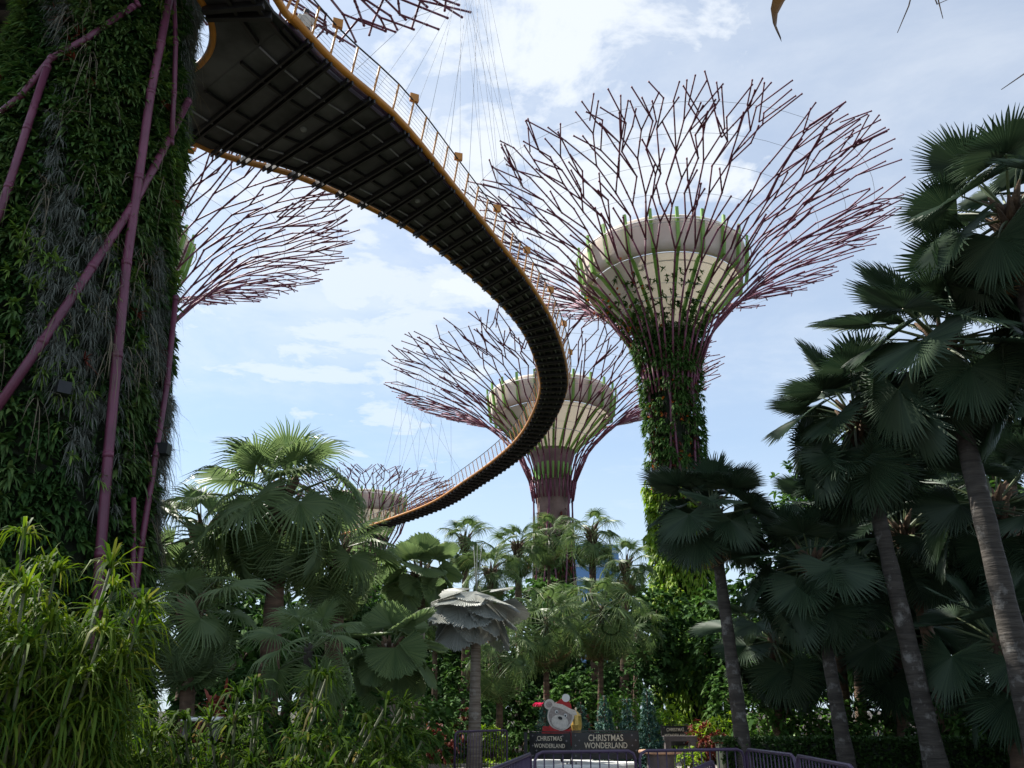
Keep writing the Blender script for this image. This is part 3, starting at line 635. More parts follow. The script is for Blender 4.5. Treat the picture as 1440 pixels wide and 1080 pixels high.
for k in range(16, nn + 2, 1):
    p = seq[k % nn]; u = (p - NC); u.z = 0; u.normalize(); q = p + u * .28 + Vector((0, 0, 1.15)); topr.append(q)
    if k % 2 == 0: mb = MB(); mb.bar(p, q, .10, .05, u); mb.build('platform_post', M['orange'], sk, smooth=False)
mb = MB(); mb.tube(topr, .032, 6); mb.build('handrail', M['beam'], sk)
# suspension cables
def cables(tops_, anchors, sel, rad):
    for n, k in enumerate(sel):
        a = anchors[n % len(anchors)]; mb = MB(); mb.tube([tops_[k] - Vector((0, 0, 1.0)), a], rad, 4); mb.build('cable', M['cable'], sk)
anch = [at_z(648 + 14 * j, -40 - 12 * j, 39.2) for j in range(3)]
cables(tops, anch, range(1, 26, 2), .008); cables(tin, anch, range(6, 26, 3), .007)
anch2 = [Vector((-10.5, 74, 31)), Vector((-8, 70, 31.3)), Vector((-5.5, 68, 31.4))]
cables(tin, anch2, range(58, 86, 2), .009)

# a person on the walkway, walking away from the near trunk
def person(loc, rz, label):
    root = empty('person', loc, label, 'person', rz=rz)
    def loft(name, rings, mat, par=root):
        mb = MB(); n = 14; V = []; F = []
        for (x, y, z, rx, ry) in rings:
            for k in range(n): a = 2 * math.pi * k / n; V.append((x + rx * math.cos(a), y + ry * math.sin(a), z))
        for i in range(len(rings) - 1):
            for k in range(n): F.append((i * n + k, i * n + (k + 1) % n, (i + 1) * n + (k + 1) % n, (i + 1) * n + k))
        mb.add(V, F); return mb.build(name, mat, par)
    sk_ = bpy.data.meshes.new('body')
    J = {'pel': (0, 0, .95, .13), 'wai': (0, 0, 1.10, .12), 'che': (0, .01, 1.32, .14), 'nek': (0, .0, 1.47, .055), 'hd0': (0, .02, 1.56, .075), 'hd1': (0, .03, 1.64, .09), 'hd2': (0, .02, 1.70, .06),
         'lh': (-.09, 0, .88, .085), 'lk': (-.10, .04, .50, .06), 'la': (-.10, -.04, .09, .04), 'lt': (-.11, .12, .04, .035), 'rh': (.09, 0, .88, .085), 'rk': (.10, .10, .50, .06), 'ra': (.10, .14, .09, .04), 'rt': (.11, .30, .04, .035),
         'ls': (-.18, 0, 1.40, .055), 'le': (-.25, -.06, 1.13, .04), 'lw': (-.24, .06, .90, .028), 'lp': (-.24, .09, .83, .03), 'rs': (.18, 0, 1.40, .055), 're': (.25, .02, 1.13, .04), 'rw': (.24, .18, .93, .028), 'rp': (.24, .23, .87, .03)}
    fing = []
    for s, w_ in (('l', J['lp']), ('r', J['rp'])):
        for f in range(5): nm = f'{s}f{f}'; J[nm] = (w_[0] + (f - 2) * .006, w_[1] + (f - 2) * .017 + .02, w_[2] - (.09 if f not in (0, 4) else .06), .008); fing.append((s + 'p', nm))
    ks = list(J); E = [('pel', 'wai'), ('wai', 'che'), ('che', 'nek'), ('nek', 'hd0'), ('hd0', 'hd1'), ('hd1', 'hd2'), ('pel', 'lh'), ('lh', 'lk'), ('lk', 'la'), ('la', 'lt'), ('pel', 'rh'), ('rh', 'rk'), ('rk', 'ra'), ('ra', 'rt'),
         ('che', 'ls'), ('ls', 'le'), ('le', 'lw'), ('lw', 'lp'), ('che', 'rs'), ('rs', 're'), ('re', 'rw'), ('rw', 'rp')] + fing
    sk_.from_pydata([J[k][:3] for k in ks], [(ks.index(a), ks.index(b)) for a, b in E], []); sk_.materials.append(M['skin'])
    o = link('body', sk_, root); md = o.modifiers.new('Skin', 'SKIN'); o.modifiers.new('Sub', 'SUBSURF').levels = 1
    for i, k in enumerate(ks): sk_.skin_vertices[0].data[i].radius = (J[k][3],) * 2; sk_.skin_vertices[0].data[i].use_root = (k == 'pel')
    loft('shirt', [(0, 0, .90, .20, .155), (0, 0, 1.0, .19, .15), (0, 0, 1.15, .185, .145), (0, .01, 1.32, .205, .155), (0, 0, 1.43, .19, .11), (0, 0, 1.49, .08, .075)], M['shirt'])
    for s, sh, el in ((-1, (-.19, 0, 1.41), (-.255, -.055, 1.15)), (1, (.19, 0, 1.41), (.255, .02, 1.15))):
        mb = MB(); mb.tube([sh, el], [.085, .075], 10, cap=False); mb.build('sleeve', M['shirt'], root)
    for q in ((('pel'), 'lh', 'lk', 'la'), ('pel', 'rh', 'rk', 'ra')):
        mb = MB(); mb.tube([Vector(J[k][:3]) for k in q], [.12, .115, .085, .07], 10); mb.build('trouser_leg', M['trouser'], root)
    loft('hair', [(0, .01, 1.58, .088, .09), (0, .005, 1.66, .102, .108), (0, .01, 1.73, .085, .09), (0, .02, 1.775, .02, .02)], M['hair'])
    for a in ('lt', 'rt'):
        mb = MB(); q = Vector(J[a][:3]); mb.tube([q + Vector((0, -.2, -.01)), q + Vector((0, -.05, 0)), q + Vector((0, .08, -.01))], [.042, .048, .03], 8); mb.build('shoe', M['blackm'], root)
    return root
person(at_z(425, 70, ZD + .12), .4, 'person in a cream shirt and grey trousers at the walkway railing')

# ================================================================== PALMS
def P_(hx, hy, bx, Y, dY=0): return at(hx, hy, Y), Vector((gx(bx, Y + dY), Y + dY, 0))
# right-hand group of stiff dark fan palms
RG = 'stiff dark fan palms on the right'
for (hx, hy, bx, Y, n, S, tr, e1, lab, sd) in (
    (1418, 290, 1560, 13.0, 28, 1.1, .18, -50, 'tall dark fan palm highest at the right edge, its fronds against the sky', 1),
    (1322, 470, 1452, 14.5, 36, 1.06, .18, -55, 'dark fan palm with a thick leaning grey patched trunk near the right edge', 2),
    (1200, 578, 1305, 17.5, 36, 1.05, .165, -55, 'dark fan palm with a long leaning trunk rising behind the hedge', 3),
    (1000, 716, 1042, 19.5, 30, .86, .14, -12, 'lone fan palm with one round crown in front of the flowered supertree trunk', 4),
    (1140, 785, 1182, 19.0, 32, .95, .135, -60, 'short dark fan palm with a white blotched trunk between two taller ones', 5),
    (1268, 740, 1335, 22.0, 28, 1.05, .17, -60, 'fan palm with a reddish trunk deep in shade behind the leaning ones', 6),
    (1395, 700, 1475, 18.5, 26, 1.15, .19, -60, 'fan palm in deep shade filling the gap at the right edge', 7)):
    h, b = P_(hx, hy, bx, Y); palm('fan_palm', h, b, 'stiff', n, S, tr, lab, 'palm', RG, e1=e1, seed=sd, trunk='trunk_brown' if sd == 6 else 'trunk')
for (hx, hy, bx, Y, S, lab, sd) in (
    (1400, 890, 1420, 17.5, .95, 'low trunkless fan palm under the tall palms at the right edge', 11), (1262, 880, 1262, 24, 1.05, 'low fan palm in the dark between the two leaning trunks', 12),
    (1085, 890, 1090, 24, 1.0, 'low fan palm left of the white blotched trunk', 13), (1340, 800, 1345, 25, 1.2, 'shaded fan palm behind the reddish trunk', 14), (1292, 640, 1300, 25, 1.15, 'slender fan palm filling the gap between the two big leaning trunks', 16), (1412, 540, 1440, 21, 1.15, 'fan palm behind the right edge trunks with its crown in shade', 17), (1165, 715, 1185, 25, 1.0, 'fan palm peeping over the short white blotched palm', 18),
    (1200, 760, 1205, 27, 1.2, 'shaded fan palm farthest back among the dark palms', 15)):
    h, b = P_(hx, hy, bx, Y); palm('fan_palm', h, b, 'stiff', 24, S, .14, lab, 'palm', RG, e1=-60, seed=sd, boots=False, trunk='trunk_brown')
# left group
h, b = P_(398, 690, 375, 22); palm('fan_palm', h, b, 'big', 30, 1.27, .25, 'tall sunlit fan palm standing beside the near supertree trunk', 'palm', e1=-58, seed=21, trunk='trunk_brown')
h, b = P_(474, 768, 470, 24.5); palm('fan_palm', h, b, 'big', 24, 1.05, .25, 'fan palm with drooping split fronds where the walkway ends', 'palm', e0=60, e1=-75, seed=22, trunk='trunk_brown')
h, b = P_(285, 745, 262, 23.5); palm('fan_palm', h, b, 'big', 22, 1.15, .24, 'fan palm half hidden behind the near supertree trunk', 'palm', e1=-75, seed=23, trunk='trunk_brown')
h, b = P_(268, 850, 272, 18); palm('fan_palm', h, b, 'big', 22, .85, .14, 'small dark fan palm with a skirt of hanging leaves beside the planted trunk', 'palm', e0=70, e1=-80, seed=24, trunk='trunk_brown')
h, b = P_(434, 905, 432, 15.5); palm('fan_palm', h, b, 'big', 12, .64, .09, 'young fan palm with upright spread leaves behind the strap leaved shrub', 'palm', e0=75, e1=-20, seed=25, boots=False)
h, b = P_(548, 905, 548, 19.5); palm('fan_palm', h, b, 'round', 20, .74, .15, 'low round leaved fan palm with a pale stout trunk', 'palm', e0=82, e1=-32, seed=26, trunk='trunk_pale')
h, b = P_(592, 800, 588, 26); palm('fan_palm', h, b, 'round', 22, .84, .17, 'round leaved fan palm with one big upright leaf below the walkway', 'palm', e0=84, e1=-32, seed=27, trunk='trunk_pale')
h, b = P_(670, 833, 668, 23.5); palm('silver_palm', h, b, 'silver', 24, .92, .14, 'silvery umbrella shaped palm with overlapping round leaves', 'palm', e0=22, e1=-34, seed=28, trunk='trunk_pale', spear=3, boots=False, pw=.7)
# palms in the middle distance
BG = 'soft green fan palms behind the clearing'
for (hx, hy, bx, Y, n, S, lab, sd) in (
    (654, 757, 656, 42, 22, .95, 'bright fan palm just right of the walkway end against the sky', 31), (728, 765, 732, 46, 22, 1.08, 'fan palm against the foot of the pinkish supertree trunk', 32),
    (772, 752, 772, 49, 20, 1.05, 'fan palm directly in front of the pinkish supertree trunk', 39), (832, 745, 838, 44, 22, 1.12, 'tallest of the soft fan palms, right of the pinkish supertree trunk', 33), (690, 800, 694, 40, 20, .9, 'fan palm with yellowing fronds above the silvery palm', 34),
    (880, 790, 876, 42, 20, .95, 'fan palm left of the vine covered trunk', 35), (768, 868, 768, 31, 26, 1.0, 'drooping fan palm in the middle behind the teddy sign', 36), (846, 852, 842, 33, 28, 1.18, 'broad drooping fan palm above the artificial firs', 37),
    (702, 915, 703, 29, 22, .85, 'drooping fan palm with a thin trunk behind the silvery palm', 38), (896, 880, 890, 40, 20, .9, 'shaded fan palm against the vine covered trunk', 40), (612, 850, 612, 34, 22, 1.0, 'shaded fan palm behind the silvery palm', 41)):
    h, b = P_(hx, hy, bx, Y); palm('fan_palm', h, b, 'soft', n, S, (.10 if sd > 35 else .2), lab, 'palm', BG, e1=-78, seed=sd, trunk='trunk_brown', boots=sd < 36)

# overhanging leaf tips, top right: an arching plant leaning in from beyond the frame
root = empty('banana_plant', (5.6, 2.6, 0), 'dark pointed leaf tip hanging into the top of the frame', 'plant')
tip = at(1098, 52, 3.9) - root.location; mid = at(1012, -62, 3.9) - root.location
mb = MB(); mb.tube([(0, 0, 0), (-.1, 0, 2.4), (-.35, .1, 4.6), (-.6, .2, 5.4)], [.13, .11, .07, .03], 8); mb.build('stem', M['stem'], root)
for tgt, m_, wd in ((tip, mid, .10), (Vector((1.9, .8, 4.6)), Vector((1.0, .4, 5.7)), .3), (Vector((.9, -2.0, 4.6)), Vector((.3, -1.0, 5.8)), .3)):
    s0 = Vector((-.6, .2, 5.3)); mb = MB(); V = []; n = 22
    for k in range(n):
        s = k / (n - 1); c1 = s0 + Vector((m_.x * .3 - .4, 0, .9)); c2 = m_
        p = s0 * (1 - s) ** 3 + c1 * 3 * s * (1 - s) ** 2 + c2 * 3 * s * s * (1 - s) + tgt * s ** 3
        ww = wd * min(1, s * 5 + .05) * min(1, (1 - s) * 4 + .01); t = Vector((.75, .6, .1)); V += [p - t * ww, p - Vector((0, 0, .04)), p + t * ww]
    F = [(3 * k + e, 3 * k + e + 1, 3 * k + 4 + e, 3 * k + 3 + e) for k in range(n - 1) for e in (0, 1)]; mb.add(V, F); mb.build('leaf', M['banana'], root)

for pix in ([(1290, -40), (1278, 8), (1262, 46)], [(1312, -40), (1320, 2), (1326, 26)], [(1300, -40), (1318, 6), (1345, -6)], [(1480, 70), (1440, 104), (1408, 126)]):
    q = [at(*p, 3.6) - root.location for p in pix]; s0 = Vector((-.6, .2, 5.3)); mb = MB(); mb.tube([s0, s0.lerp(q[0], .5) + Vector((0, 0, .5))] + q, [.012, .008, .006, .004, .002], 5); mb.build('dry_strand', M['fibre'], root)
# ================================================================== FOREGROUND SHRUBS (left)
def strap_shrub(loc, stems, hmin, hmax, spread, ln, wd, k, mat, label, seed, tilt=None, dr=.75):
    rng = np.random.default_rng(seed); root = empty('strap_leaf_shrub', loc, label, 'shrub'); sm = MB(); lm = MB()
    for i in range(stems):
        a = rng.uniform(0, 6.28); d = spread * math.sqrt(rng.uniform(.02, 1)); h = rng.uniform(hmin, hmax) * (1 - .25 * (d / spread) ** 2)
        off = Vector((math.cos(a) * d, math.sin(a) * d * .7, 0)); p0 = off * .25; p1 = off * .7 + Vector((0, 0, h * .55)); p2 = off + Vector((0, 0, h))
        if tilt: p2 += Vector(tilt) * rng.uniform(.2, 1); p1 += Vector(tilt) * .3
        sm.tube([p0, p1, p2], [.022, .017, .012], 5); ax = (p2 - p1).normalized()
        for j in range(3):
            c = p2.lerp(p1, j * .28); rosettes(lm, [c], [ax], k - j * 4, ln * (1 - .06 * j), wd, 1.0 if j == 0 else 1.45, dr, rng)
    sm.build('stem', M['stem'], root); lm.build('leaves', M[mat], root); return root
strap_shrub((gx(25, 7.0), 7.0, 0), 58, 1.7, 3.1, .85, .52, .025, 36, 'strap', 'tall bright green strap leaved shrub in the sun at the lower left', 51)
strap_shrub((gx(135, 7.4), 7.4, 0), 16, .9, 1.95, .5, .48, .025, 34, 'strap', 'bright strap leaved shrub in front of the thick maroon pole', 52)
strap_shrub((gx(385, 8.2), 8.2, 0), 34, 1.1, 2.1, 1.15, .44, .026, 26, 'strapdark', 'wide dark strap leaved shrub with leaning stems at the bottom', 53, tilt=(.25, 0, -.05))
strap_shrub((gx(262, 9.0), 9.0, 0), 18, 1.0, 1.8, .7, .42, .026, 26, 'strapdark', 'dark strap leaved shrub between the bright shrub and the wide one', 54)
strap_shrub((gx(505, 9.6), 9.6, 0), 24, .7, 1.5, .8, .36, .022, 24, 'strapdark', 'small dark strap leaved shrub nearest the paving', 55, tilt=(.3, 0, 0))
root = empty('reed_plant', (gx(330, 7.2), 7.2, 0), 'fan of long thin green canes leaning right over the bottom edge', 'plant'); mb = MB(); rg = random.Random(3)
for k in range(34):
    a = rg.uniform(-1.2, 1.3); ln = rg.uniform(.9, 1.7); c = Vector((math.sin(a), rg.uniform(-.2, .3), math.cos(a) * .85)); b0 = Vector((rg.uniform(-.15, .2), rg.uniform(-.1, .1), 0)); mb.tube([b0, b0 + c * ln * .5, b0 + c * ln + Vector((.12 * a, 0, -.08))], [.014, .011, .004], 5)
mb.build('canes', M['stem'], root)
rng = np.random.default_rng(9); mb = MB(); n = 60
rosettes(mb, np.stack([rng.uniform(-.8, 1.3, n), rng.uniform(-.3, .3, n), rng.uniform(.5, 1.25, n)], 1), np.tile([.2, 0, 1.0], (n, 1)), 6, .26, .028, 1.3, .7, rng); mb.build('leaves', M['strapdark'], root)

def leafy(name, loc, rx, ry, h, n, ln, wd, mat, label, seed, group=None, k=7, cat='shrub', sp=1.3, dr=.5, prof=(.4, 1, .8, .06), z0=.1):
    """a shrub: short stems and leaf clusters through an uneven dome"""
    rng = np.random.default_rng(seed); root = empty(name, loc, label, cat, group); sm = MB(); C = []
    lob = [(rng.uniform(-.6, .6) * rx, rng.uniform(-.6, .6) * ry, rng.uniform(.55, 1) * h, rng.uniform(.35, .6)) for _ in range(7)]
    for i in range(n):
        lx, ly, lh, lr = lob[i % 7]; v = rng.normal(size=3); v /= np.linalg.norm(v); q = rng.uniform(.45, 1) ** .5
        p = np.array([lx + v[0] * rx * lr * q * 1.2, ly + v[1] * ry * lr * q * 1.2, lh * .62 + v[2] * lh * .42 * q]); p[2] = max(p[2], z0); C.append(p)
    for lx, ly, lh, lr in lob: sm.tube([(0, 0, 0), (lx * .5, ly * .5, lh * .4), (lx, ly, lh * .75)], [.035, .025, .01], 5)
    C = np.array(C); A = C - np.array([0, 0, h * .2]); mb = MB(); rosettes(mb, C, A, k, ln, wd, sp, dr, rng, prof=prof)
    sm.build('stem', M['bark'], root); mb.build('leaves', M[mat], root); return root
BP = (.35, 1, .9, .08)
leafy('leafy_shrub', (gx(100, 6.2), 6.2, 0), .35, .3, 1.15, 90, .16, .07, 'bush', 'small leafy shrub at the very bottom left', 61, prof=BP)
leafy('leafy_shrub', (gx(330, 6.4), 6.4, 0), .55, .3, .95, 110, .14, .06, 'bush', 'low leafy plant under the leaning canes', 62, prof=BP)
leafy('leafy_shrub', (gx(20, 8.6), 8.6, 0), .9, .6, 1.6, 170, .25, .09, 'dark', 'dark leafy shrub under the tall bright one', 63, prof=BP)
root = empty('broadleaf_plant', (gx(152, 6.0), 6.0, 0), 'low plant with pale ribbed leaves at the bottom edge', 'plant'); mb = MB(); rng = np.random.default_rng(4)
rosettes(mb, [(0, 0, .75), (.12, .05, .9), (-.1, .05, .7)], [(0, 0, 1)] * 3, 8, .42, .15, 1.2, .6, rng, prof=BP); mb.build('leaves', M['air'], root); sm = MB(); sm.tube([(0, 0, 0), (0, 0, .85)], .02, 5); sm.build('stem', M['stem'], root)
# strip of bench and bromeliad behind the dark shrub
root = empty('bench', (gx(286, 13.5), 13.5, 0), 'white topped bench behind the dark strap leaved shrub', 'bench'); mb = MB(); mb.box((0, 0, .0 + 1.48), (.52, .35, .06)); mb.build('seat', M['white'], root); 
for s in (-.2, .2): mb = MB(); mb.box((s, 0, .725), (.06, .3, 1.45)); mb.build('leg', M['stone'], root)
leafy('bromeliad', (gx(290, 14.2), 14.2, 0), .45, .3, 1.95, 40, .36, .06, 'red_leaf', 'russet orange bromeliad behind the white topped bench', 64, cat='plant')

# ================================================================== MIDDLE GROUND PLANTING
def pix_shrub(name, px, Y, rx, h, n, ln, wd, mat, label, seed, **k):
    return leafy(name, (gx(px, Y), Y, 0), rx, rx * .7, h, n, ln, wd, mat, label, seed, **k)
SG = 'shaded shrubs in the undergrowth'; q = 0
for px, Y, rx, h in ((330, 20, 1.6, 2.6), (420, 22, 1.6, 2.4), (500, 19, 1.3, 2.0), (560, 24, 1.5, 2.2), (620, 29, 1.6, 2.0), (700, 33, 1.8, 2.6), (740, 35, 2, 3.2), (800, 36, 2, 3.4), (860, 38, 2.2, 4.2), (640, 36, 2.2, 4.2), (560, 32, 2.0, 4.0), (470, 30, 2, 4.4), (900, 44, 2.4, 4.5)):
    q += 1; pix_shrub('leafy_shrub', px, Y, rx, h, int(130 * rx), .34, .13, 'dark' if q % 2 else 'bush', 'dark leafy shrub in the shaded undergrowth under the fan palms', 70 + q, group=SG, prof=BP)
RGp = 'leafy plants behind the clipped hedge'; q = 0
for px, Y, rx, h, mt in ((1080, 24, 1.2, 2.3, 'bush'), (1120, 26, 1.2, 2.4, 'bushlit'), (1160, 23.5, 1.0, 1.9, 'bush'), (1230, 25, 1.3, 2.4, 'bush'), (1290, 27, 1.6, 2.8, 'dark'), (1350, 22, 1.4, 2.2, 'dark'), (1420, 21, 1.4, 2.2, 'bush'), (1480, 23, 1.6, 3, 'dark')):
    q += 1; pix_shrub('leafy_shrub', px, Y, rx, h, int(150 * rx), .32, .10, mt, 'green leafy plant behind the clipped hedge on the right', 90 + q, group=RGp, prof=BP)
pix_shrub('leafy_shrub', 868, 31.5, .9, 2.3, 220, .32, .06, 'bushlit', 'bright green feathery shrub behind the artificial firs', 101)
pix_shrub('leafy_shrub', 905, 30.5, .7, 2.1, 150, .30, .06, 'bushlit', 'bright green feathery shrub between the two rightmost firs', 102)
pix_shrub('leafy_shrub', 610, 27.5, .9, 1.5, 150, .22, .08, 'red_leaf', 'russet leaved shrub left of the silvery palm', 103, prof=BP)
pix_shrub('leafy_shrub', 655, 28.5, .5, 1.9, 80, .22, .08, 'red_leaf', 'small russet shrub behind the silvery palm trunk', 104, prof=BP)
pix_shrub('leafy_shrub', 690, 28.3, .7, 1.3, 120, .25, .06, 'lime', 'yellow green leafy shrub right of the silvery palm', 105)
pix_shrub('leafy_shrub', 730, 30.0, 1.0, 1.5, 170, .2, .08, 'bush', 'rounded green shrub behind the black post', 106, prof=BP)
pix_shrub('leafy_shrub', 815, 30.5, .5, 1.9, 80, .2, .08, 'red_leaf', 'dark red shrub between the firs', 107, prof=BP)
pix_shrub('leafy_shrub', 945, 33, .9, 2.0, 180, .3, .05, 'lime', 'yellow green grassy plant at the foot of the vine covered trunk', 108)
pix_shrub('leafy_shrub', 980, 29, .8, 1.4, 130, .22, .07, 'red_leaf', 'russet leaved shrub at the left end of the hedge', 109)
pix_shrub('leafy_shrub', 1012, 29, .9, 1.7, 140, .25, .05, 'lime', 'yellow green shrub behind the left end of the hedge', 110)
pix_shrub('leafy_shrub', 962, 23.5, .4, .75, 70, .16, .06, 'lime', 'small yellow leaved shrub beside the round table', 111)
pix_shrub('leafy_shrub', 1050, 33, 1.4, 3.2, 240, .34, .12, 'bush', 'tall green shrub right of the vine covered trunk', 112, prof=BP)
pix_shrub('flower_spike', 761, 31, .25, 2.2, 26, .22, .08, 'pinkflower', 'pink flower spike behind the teddy sign', 113, cat='plant', z0=1.75)
# ground cover
def stuff(name, label, cat, regions, per, k, ln, wd, mat, seed, sp=1.1, dr=.8):
    rng = np.random.default_rng(seed); C = []
    for (x0, x1, y0, y1) in regions:
        n = int((x1 - x0) * (y1 - y0) * per); C.append(np.stack([rng.uniform(x0, x1, n), rng.uniform(y0, y1, n), np.full(n, .02)], 1))
    C = np.concatenate(C); mb = MB(); rosettes(mb, C, np.tile([0, 0, 1.0], (len(C), 1)) + rng.normal(0, .1, (len(C), 3)), k, ln, wd, sp, dr, rng)
    return tag(mb.build(name, M[mat]), label, cat, kind='stuff')
stuff('ground_cover', 'yellow green grassy ground cover beside the paving', 'ground cover', [(-4.2, .2, 27.3, 29.6), (-6.6, -4.2, 26.9, 29.2)], 30, 14, .62, .035, 'lime', 5)
stuff('ground_cover', 'dark green ground cover across the shaded beds', 'ground cover', [(-9, -2.7, 9, 22), (-12, -6.7, 22, 34), (-6, 1, 30, 36), (9.6, 16, 21, 30), (6.4, 10, 24.5, 31)], 7, 9, .38, .07, 'hedge', 6)
# clipped hedge
HX0, HX1, HY, HH = 4.5, 14.5, 19.4, .98
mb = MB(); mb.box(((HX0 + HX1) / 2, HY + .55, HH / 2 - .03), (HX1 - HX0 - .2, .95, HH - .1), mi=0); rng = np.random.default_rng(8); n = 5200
f = rng.uniform(0, 1, n); C = np.stack([rng.uniform(HX0, HX1, n), np.where(f < .55, HY + rng.uniform(-.03, .1, n), HY + rng.uniform(0, 1.1, n)), np.where(f < .55, rng.uniform(.02, HH, n), HH + rng.uniform(-.06, .04, n))], 1)
A = np.stack([rng.normal(0, .4, n), np.where(f < .55, -1, -.1), np.where(f < .55, .5, 1.0)], 1); rosettes(mb, C, A, 6, .10, .05, 1.3, .2, rng, 1, prof=BP)
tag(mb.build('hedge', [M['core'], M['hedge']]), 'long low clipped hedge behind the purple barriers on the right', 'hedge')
# broadleaf trees closing the view
def tree(px, Y, h, cr, label, seed, mat='dark', group='broadleaf trees closing the view'):
    rng = np.random.default_rng(seed); root = empty('broadleaf_tree', (gx(px, Y), Y, 0), label, 'tree', group); sm = MB(); sm.tube([(0, 0, 0), (.1, 0, h * .35), (0, .1, h * .7)], [.28, .2, .1], 8); C = []
    for i in range(13):
        v = rng.normal(size=3); v /= np.linalg.norm(v); c = np.array([v[0] * cr * .8, v[1] * cr * .8, h * .62 + v[2] * h * .30]); sm.tube([(0, 0, h * .35), tuple(c * .6 + np.array([0, 0, h * .16])), tuple(c)], [.09, .05, .02], 5)
        m = 70; d = rng.normal(size=(m, 3)); d = d / np.linalg.norm(d, axis=1, keepdims=True) * rng.uniform(.3, 1, (m, 1)) ** .5; C.append(c + d * np.array([cr * .48, cr * .48, h * .17]))
    C = np.concatenate(C); C[:, 2] = np.maximum(C[:, 2], .3); mb = MB(); rosettes(mb, C, C - np.array([0, 0, h * .5]), 6, .48, .2, 1.4, .4, rng, prof=BP)
    sm.build('trunk', M['bark'], root); mb.build('crown', M[mat], root)
for i, (px, Y, h, cr) in enumerate(((300, 36, 7, 3.2), (400, 40, 7.5, 3.4), (490, 44, 8, 3.5), (560, 48, 8.5, 3.6), (640, 52, 8, 3.8), (700, 50, 7.5, 3.4), (770, 56, 9, 4), (830, 50, 8, 3.6), (890, 47, 8, 3.4), (1040, 46, 8, 3.5), (1110, 42, 9, 3.8), (1180, 40, 11, 4), (1250, 38, 13, 4.2), (1330, 36, 14, 4.4), (1410, 34, 15, 4.4), (1490, 34, 16, 4.4))):
    tree(px, Y, h, cr, 'dark broadleaf tree in the band of foliage behind the palms', 120 + i, 'dark' if i % 3 else 'bush')

# ================================================================== BARRIERS
def barrier(a, b, label, group, h=1.1, r=.021):
    a = Vector((*a, 0)); b = Vector((*b, 0)); root = empty('crowd_barrier', a, label, 'barrier', group); d = b - a; L = d.length; u = d.normalized(); pn = Vector((-u.y, u.x, 0))
    mb = MB(); c = .10; z0 = .18
    P = [(0, z0), (0, h - c), (c * .3, h - c * .3), (c, h), (L - c, h), (L - c * .3, h - c * .3), (L, h - c), (L, z0), (0, z0)]
    mb.tube([u * s + Vector((0, 0, z)) for s, z in P], r, 8); mb.build('frame', M['barrier'], root)
    n = int(L / .125)
    for k in range(1, n): mb = MB(); p = u * (L * k / n); mb.tube([p + Vector((0, 0, z0)), p + Vector((0, 0, h))], .0085, 6); mb.build('bar', M['barrier'], root)
    for s in (.16, L - .16): mb = MB(); p = u * s; mb.tube([p + pn * .28 + Vector((0, 0, .02)), p + pn * .2 + Vector((0, 0, .06)), p + Vector((0, 0, z0)), p - pn * .2 + Vector((0, 0, .06)), p - pn * .28 + Vector((0, 0, .02))], .018, 6); mb.build('foot', M['barrier'], root)
BGp = 'purple crowd barriers'
def bp(px, py, h=1.1):
    d = ray(px, py); t = (h - EYE) / d.z; return (d.x * t, d.y * t)
for p, q_, lab in (((752, 1058), (893, 1056), 'purple barrier in front of the black banners'), ((899, 1056), (1045, 1053.5), 'purple barrier in front of the round table'), ((1049, 1053.5), (1117, 1062), 'purple barrier in front of the hedge, turning toward the camera'), ((1120, 1062.5), (1200, 1078), 'purple barrier nearest the right, running out of the bottom of the frame'), ((746, 1060), (690, 1083), 'purple barrier running toward the camera left of the banners')):
    barrier(bp(*p), bp(*q_), lab, BGp)
barrier((gx(641, 21.5), 21.5), (gx(713, 23.5), 23.5), 'purple barrier standing alone in front of the silvery palm', BGp, h=1.12, r=.028)
barrier(bp(972, 1084), bp(1003, 1071), 'purple barrier of which only a sloping rail end shows at the bottom', BGp)

